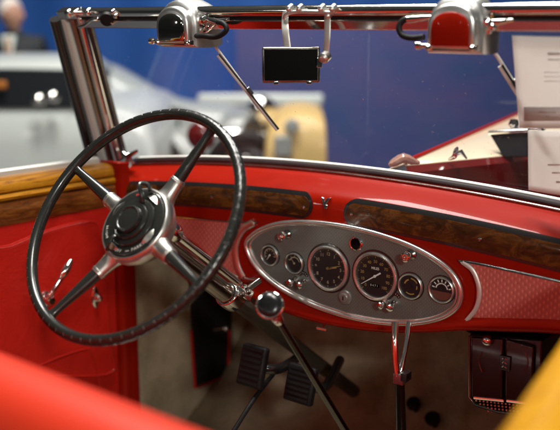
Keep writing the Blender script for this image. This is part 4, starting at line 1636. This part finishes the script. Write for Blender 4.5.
sheet([(512, 35.5), (590, 37), (590, 127), (519, 128)], 'larger upper cream paper sheet with a grey band on the windshield', 0.012,
      [(524, 107, 590, 121, 'paper_grey'), (538, 111, 556, 113, 'paper_pale'), (545, 116, 558, 117.5, 'paper_pale'), (548, 52.5, 588, 55, 'paper_pale'), (548, 59, 580, 60.2, 'paper_pale')] + [(544, 72 + k * 4.4, 560 + (k * 7) % 22, 72.6 + k * 4.4, 'paper_pale') for k in range(3)])
sheet([(528, 130.5), (590, 130.5), (590, 198), (528.5, 190)], 'smaller lower cream paper sheet hanging below the chrome clip', 0.010,
      [(548, 164, 585, 165.5, 'paper_pale'), (552, 172, 585, 173.5, 'paper_pale'), (556, 181, 585, 183, 'paper_pale')])

# ================================================================== BACKGROUND
def bgframe(px, depth):
    o = DEP(px, 215, depth); return Vector((o.x, o.y, 0))


ZD = lambda py, dep: 1.5 + (UP.z * -(py - CY) / F_PX + FWD.z) * dep


def side_body(name, dep, top_px, width, m, z0=0.35):
    """vehicle body: profile along RIGHT, rounded across"""
    pts = [(DEP(px, py, dep)) for px, py in top_px]
    cs = spline(pts, 5)
    bm = BM()
    rows = []
    for p in cs:
        g = Vector((p.x, p.y, 0))
        h = p.z
        row = [g + Vector((0, 0, z0))]
        row += [g + Vector((0, 0, h - 0.22)) - H * 0.0, g + H * 0.01 + Vector((0, 0, h - 0.10)), g + H * 0.05 + Vector((0, 0, h - 0.03)), g + H * 0.13 + Vector((0, 0, h)), g + H * width / 2 + Vector((0, 0, h + 0.02)), g + H * (width - 0.13) + Vector((0, 0, h)), g + H * (width - 0.02) + Vector((0, 0, h - 0.10)), g + H * width + Vector((0, 0, z0))]
        rows.append(row)
    add_grid(bm, rows)
    for r_ in (rows[0], rows[-1]):
        bm.faces.new([bm.verts.new(p) for p in r_])
    return obj(name, bm, m, sharp=60)


def wheel(c, r, parent, wdt=0.16):
    bm = BM()
    add_lathe(bm, [(r * 0.62, -wdt / 2), (r * 0.9, -wdt / 2), (r, -wdt * 0.3), (r, wdt * 0.3), (r * 0.9, wdt / 2), (r * 0.62, wdt / 2)], c, -H, 32)
    t = obj('tyre', bm, M['rubber']); into(parent, t)
    bm = BM()
    add_lathe(bm, [(r * 0.62, wdt * 0.4), (r * 0.4, wdt * 0.2), (r * 0.2, wdt * 0.5), (0, wdt * 0.55)], c, -H, 24)
    q = obj('hub_cap', bm, M['chrome']); into(parent, q)


# white car, far left
WCR = empty('white_car', bgframe(40, 4.6), 'blurred white saloon car parked beyond the left door', 'car')
b = side_body('body', 4.6, [(-420, 150), (-300, 112), (-150, 106), (0, 105), (70, 105), (128, 112), (150, 135), (158, 190)], 1.6, M['white_car'])
into(WCR, b)
b = side_body('roof', 4.72, [(-260, 68), (-150, 62), (0, 60), (56, 61), (68, 64), (76, 70)], 1.0, M['white_car'], z0=ZD(76, 4.72)); into(WCR, b)
bm = BM()
add_prism(bm, [DEP(px, py, 4.62) for px, py in ((-230, 106), (-230, 76), (-150, 71), (0, 70), (66, 71), (74, 80), (80, 106))], H * 0.9)
b = obj('windows', bm, M['glass_black']); into(WCR, b)
for px, wpx in ((-70, 5), (70, 3)):
    bm = BM()
    p0, p1 = DEP(px, 70, 4.61), DEP(px + 6, 107, 4.61)
    add_tube(bm, [p0, p1], 0.012, 8)
    o = obj('window_post', bm, M['white_car']); into(WCR, o)
for px, py in ((38, 100), (52, 97)):
    bm = BM()
    add_lathe(bm, [(0, 0.04), (0.02, 0.035), (0.035, 0.02), (0.038, 0), (0.02, -0.04), (0, -0.05)], DEP(px, py, 4.45), -H + RIGHT * 0.4, 20)
    o = obj('side_mirror', bm, M['chrome']); into(WCR, o)
bm = BM()
add_box(bm, DEP(1, 85, 4.55), RIGHT * 0.03, H * 0.02, TZ * 0.022)
o = obj('marker_lamp', bm, M['amber2'], bevel=0.01); into(WCR, o)
for px in (-250, 70):
    c = DEP(px, 230, 4.6); c.z = 0.34
    wheel(c, 0.34, WCR)
# grey-white car seen through the glass
GCR = empty('grey_car', bgframe(190, 5.6), 'blurred pale grey car with rounded fenders behind the windshield glass', 'car')
b = side_body('body', 5.6, [(88, 66), (105, 72), (130, 86), (155, 100), (180, 108), (205, 110), (240, 116), (262, 128), (272, 150), (276, 190)], 0.7, M['silver_car']); into(GCR, b)
b = side_body('fender', 5.4, [(96, 160), (112, 138), (132, 128), (160, 128), (186, 138), (205, 158), (212, 190)], 0.5, M['grey_car']); into(GCR, b)
b = side_body('fender', 5.4, [(205, 150), (215, 128), (232, 118), (255, 120), (276, 136), (284, 160), (286, 190)], 0.5, M['grey_car']); into(GCR, b)
for pts_, m_, r_, nm in ((((104, 92), (150, 104), (196, 116)), M['glass_black'], 0.018, 'side_moulding'), (((206, 134), (240, 133), (280, 140)), M['chrome'], 0.022, 'bumper'), (((150, 112), (150, 150)), M['glass_black'], 0.008, 'door_gap'), (((178, 114), (180, 150)), M['glass_black'], 0.008, 'door_gap')):
    bm = BM()
    add_tube(bm, spline([DEP(*q, 5.28 if nm == 'bumper' else 5.575) for q in pts_], 5), r_, 8)
    o = obj(nm, bm, m_); into(GCR, o)
bm = BM()
add_prism(bm, [DEP(*q, 5.30) for q in ((246, 120), (262, 121), (268, 132), (264, 150), (244, 150), (240, 132))], H * 0.05)
o = obj('grille', bm, M['glass_black'], bevel=0.02); into(GCR, o)
for k_ in range(6):
    bm = BM()
    add_tube(bm, [DEP(244 + k_ * 4, 122, 5.28), DEP(243 + k_ * 4.2, 149, 5.28)], 0.006, 6)
    o = obj('grille_bar', bm, M['chrome']); into(GCR, o)
c = DEP(140, 168, 5.35); wheel(c, 0.26, GCR)
c = DEP(246, 172, 5.35); wheel(c, 0.26, GCR)
bm = BM()
add_lathe(bm, [(0, 0.05), (0.06, 0.045), (0.09, 0.02), (0.1, 0), (0.07, -0.09), (0, -0.14)], DEP(262, 112, 5.3), -H + RIGHT * 0.5, 24)
o = obj('headlamp', bm, M['chrome']); into(GCR, o)
# maroon disc lamp
bm = BM()
a = DEP(201, 136, 3.4)
add_lathe(bm, [(0, 0.02), (0.035, 0.018), (0.052, 0.006), (0.056, 0), (0.05, -0.03), (0, -0.05)], a, -H, 28)
g_ = Vector((a.x, a.y, 0))
ML = empty('tail_lamp_post', g_, 'dark maroon round lamp on a thin post beyond the steering wheel', 'lamp')
o = obj('lamp_head', bm, M['dark_red']); into(ML, o)
bm = BM()
add_tube(bm, [a + H * 0.02 - TZ * 0.04, Vector((a.x, a.y, 0.02)) + H * 0.02], 0.012, 10)
add_lathe(bm, [(0.14, 0), (0.14, 0.015), (0.02, 0.03)], g_ + H * 0.02, TZ, 24)
o = obj('post', bm, M['black_paint']); into(ML, o)
# yellow vehicle
YV = empty('yellow_car', bgframe(300, 5.0), 'blurred yellow vintage car nose beyond the windshield', 'car')
b = side_body('body', 5.0, [(262, 190), (266, 140), (274, 124), (288, 116), (305, 114), (320, 117), (326, 123), (327, 150), (327, 190)], 0.9, M['yellow_car']); into(YV, b)
bm = BM()
add_lathe(bm, [(0, 0.03), (0.03, 0.028), (0.04, 0.01), (0.045, -0.02), (0, -0.08)], DEP(292, 127, 4.96), -H, 24)
o = obj('headlamp', bm, M['grey_car']); into(YV, o)
bm = BM()
add_box(bm, DEP(283, 146, 4.98), RIGHT * 0.05, H * 0.02, TZ * 0.06)
o = obj('grille', bm, M['grey_car'], bevel=0.01); into(YV, o)
c = DEP(270, 190, 4.9); c.z = 0.33; wheel(c, 0.33, YV)
c = DEP(322, 190, 4.9); c.z = 0.33; wheel(c, 0.33, YV)
# pale barrier rail
BR = empty('barrier', bgframe(260, 6.6), 'long pale barrier board on posts behind the yellow car', 'barrier')
bm = BM()
add_box(bm, (DEP(200, 100, 6.6) + DEP(321, 100, 6.6)) / 2, (DEP(321, 100, 6.6) - DEP(196, 100, 6.6)) / 2, H * 0.03, TZ * 0.045)
o = obj('board', bm, mat('pale_green_paint', (0.55, 0.60, 0.56), 0.5), bevel=0.02); into(BR, o)
for px in (210, 315):
    bm = BM()
    a = DEP(px, 104, 6.62)
    add_tube(bm, [a, Vector((a.x, a.y, 0.02))], 0.025, 10)
    add_box(bm, (a.x, a.y, 0.015), RIGHT * 0.12, H * 0.12, TZ * 0.015)
    o = obj('post', bm, M['grey_car']); into(BR, o)
# board added for the purple that the windshield glass reflects, up to about eye level
PB = empty('glass_reflection_board', bgframe(420, 7.4), 'wide plain indigo board added beyond the windshield for the purple reflection in its glass', 'added board')
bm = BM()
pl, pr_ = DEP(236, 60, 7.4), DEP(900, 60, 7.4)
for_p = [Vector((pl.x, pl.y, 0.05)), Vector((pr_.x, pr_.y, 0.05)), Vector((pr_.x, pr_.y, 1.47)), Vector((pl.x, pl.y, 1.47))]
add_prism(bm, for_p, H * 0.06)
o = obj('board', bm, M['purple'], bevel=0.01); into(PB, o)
bm = BM()
for t in (0.1, 0.5, 0.9):
    a = for_p[0].lerp(for_p[1], t)
    add_box(bm, (a.x, a.y, 0.03), RIGHT * 0.03, H * 0.25, TZ * 0.028)
o = obj('foot', bm, M['black_paint']); into(PB, o)

# ---------------- person in a dark suit, far left
dp = 7.0
def pp(px, z, d=0.0):
    q = DEP(px, 20, dp); return Vector((q.x, q.y, z * 0.94)) + H * d


def skin(name, verts, edges, radii, m, parent, sub=2, root=0):
    me = bpy.data.meshes.new(name)
    me.from_pydata([tuple(v) for v in verts], edges, [])
    o = bpy.data.objects.new(name, me)
    COL.objects.link(o)
    o.modifiers.new('skin', 'SKIN')
    s = o.modifiers.new('sub', 'SUBSURF'); s.levels = s.render_levels = sub
    for i, r_ in enumerate(radii):
        sv = me.skin_vertices[0].data[i]
        sv.radius = r_ if isinstance(r_, tuple) else (r_, r_)
        sv.use_root = (i == root)
    me.materials.append(m)
    for mod in o.modifiers:
        if mod.type == 'SKIN': mod.use_smooth_shade = True
    into(parent, o)
    return o


px0 = 12
PE = empty('person', pp(px0, 0), 'white haired person in a dark suit standing beyond the white car', 'person')
V_ = [pp(px0, 0.92), pp(px0, 1.15), pp(px0 + 1, 1.36), pp(px0 + 1, 1.47), pp(px0 + 2, 1.55),
      pp(px0 - 24, 1.40), pp(px0 - 29, 1.14), pp(px0 - 20, 0.95, -0.1), pp(px0 + 26, 1.40), pp(px0 + 32, 1.14), pp(px0 + 24, 0.95, -0.1),
      pp(px0 - 11, 0.86), pp(px0 - 12, 0.48), pp(px0 - 12, 0.08), pp(px0 - 13, 0.05, -0.14), pp(px0 + 11, 0.86), pp(px0 + 12, 0.48), pp(px0 + 12, 0.08), pp(px0 + 13, 0.05, -0.14)]
Ed = [(0, 1), (1, 2), (2, 3), (3, 4), (2, 5), (5, 6), (6, 7), (2, 8), (8, 9), (9, 10), (0, 11), (11, 12), (12, 13), (13, 14), (0, 15), (15, 16), (16, 17), (17, 18)]
skin('body', V_, Ed, [0.17, 0.18, 0.20, 0.075, 0.06, 0.085, 0.06, 0.05, 0.085, 0.06, 0.05, 0.10, 0.075, 0.055, 0.05, 0.10, 0.075, 0.055, 0.05], M['suit'], PE)
bm = BM()
hc = pp(px0 + 1, 1.635, -0.01)
bmesh.ops.create_uvsphere(bm, u_segments=24, v_segments=16, radius=1.0, matrix=Matrix.Translation(hc) @ Matrix.Diagonal((0.078, 0.09, 0.115, 1)))
add_tube(bm, [hc - H * 0.085 + TZ * 0.012, hc - H * 0.108 - TZ * 0.015, hc - H * 0.092 - TZ * 0.025], [0.010, 0.015, 0.010], 10)
for s in (-1, 1):
    bmesh.ops.create_uvsphere(bm, u_segments=10, v_segments=8, radius=1.0, matrix=Matrix.Translation(hc + RIGHT * 0.08 * s) @ Matrix.Diagonal((0.014, 0.02, 0.03, 1)))
add_tube(bm, [pp(px0 + 1, 1.47, 0.0), pp(px0 + 1, 1.60, 0.0)], 0.055, 14)
for s_ in (-1, 1):
    bmesh.ops.create_uvsphere(bm, u_segments=8, v_segments=6, radius=0.012, matrix=Matrix.Translation(hc - H * 0.082 + RIGHT * 0.03 * s_ + TZ * 0.01))
o = obj('head', bm, M['skin'], sharp=None); into(PE, o)
bm = BM()
add_prism(bm, [pp(px0 - 6, 1.47, -0.150), pp(px0 + 8, 1.47, -0.150), pp(px0 + 1.5, 1.22, -0.185)], H * 0.03)
o = obj('shirt_front', bm, M['white_ink']); into(PE, o)
bm = BM()
add_prism(bm, [pp(px0 - 1, 1.45, -0.165), pp(px0 + 3, 1.45, -0.165), pp(px0 + 2.6, 1.22, -0.20), pp(px0, 1.22, -0.20)], H * 0.012)
o = obj('tie', bm, M['amber2']); into(PE, o)
bm = BM()
bmesh.ops.create_uvsphere(bm, u_segments=24, v_segments=16, radius=1.0, matrix=Matrix.Translation(hc + H * 0.020 - RIGHT * 0.022 + TZ * 0.034) @ Matrix.Diagonal((0.092, 0.098, 0.108, 1)))
o = obj('hair', bm, M['hair'], sharp=None); into(PE, o)
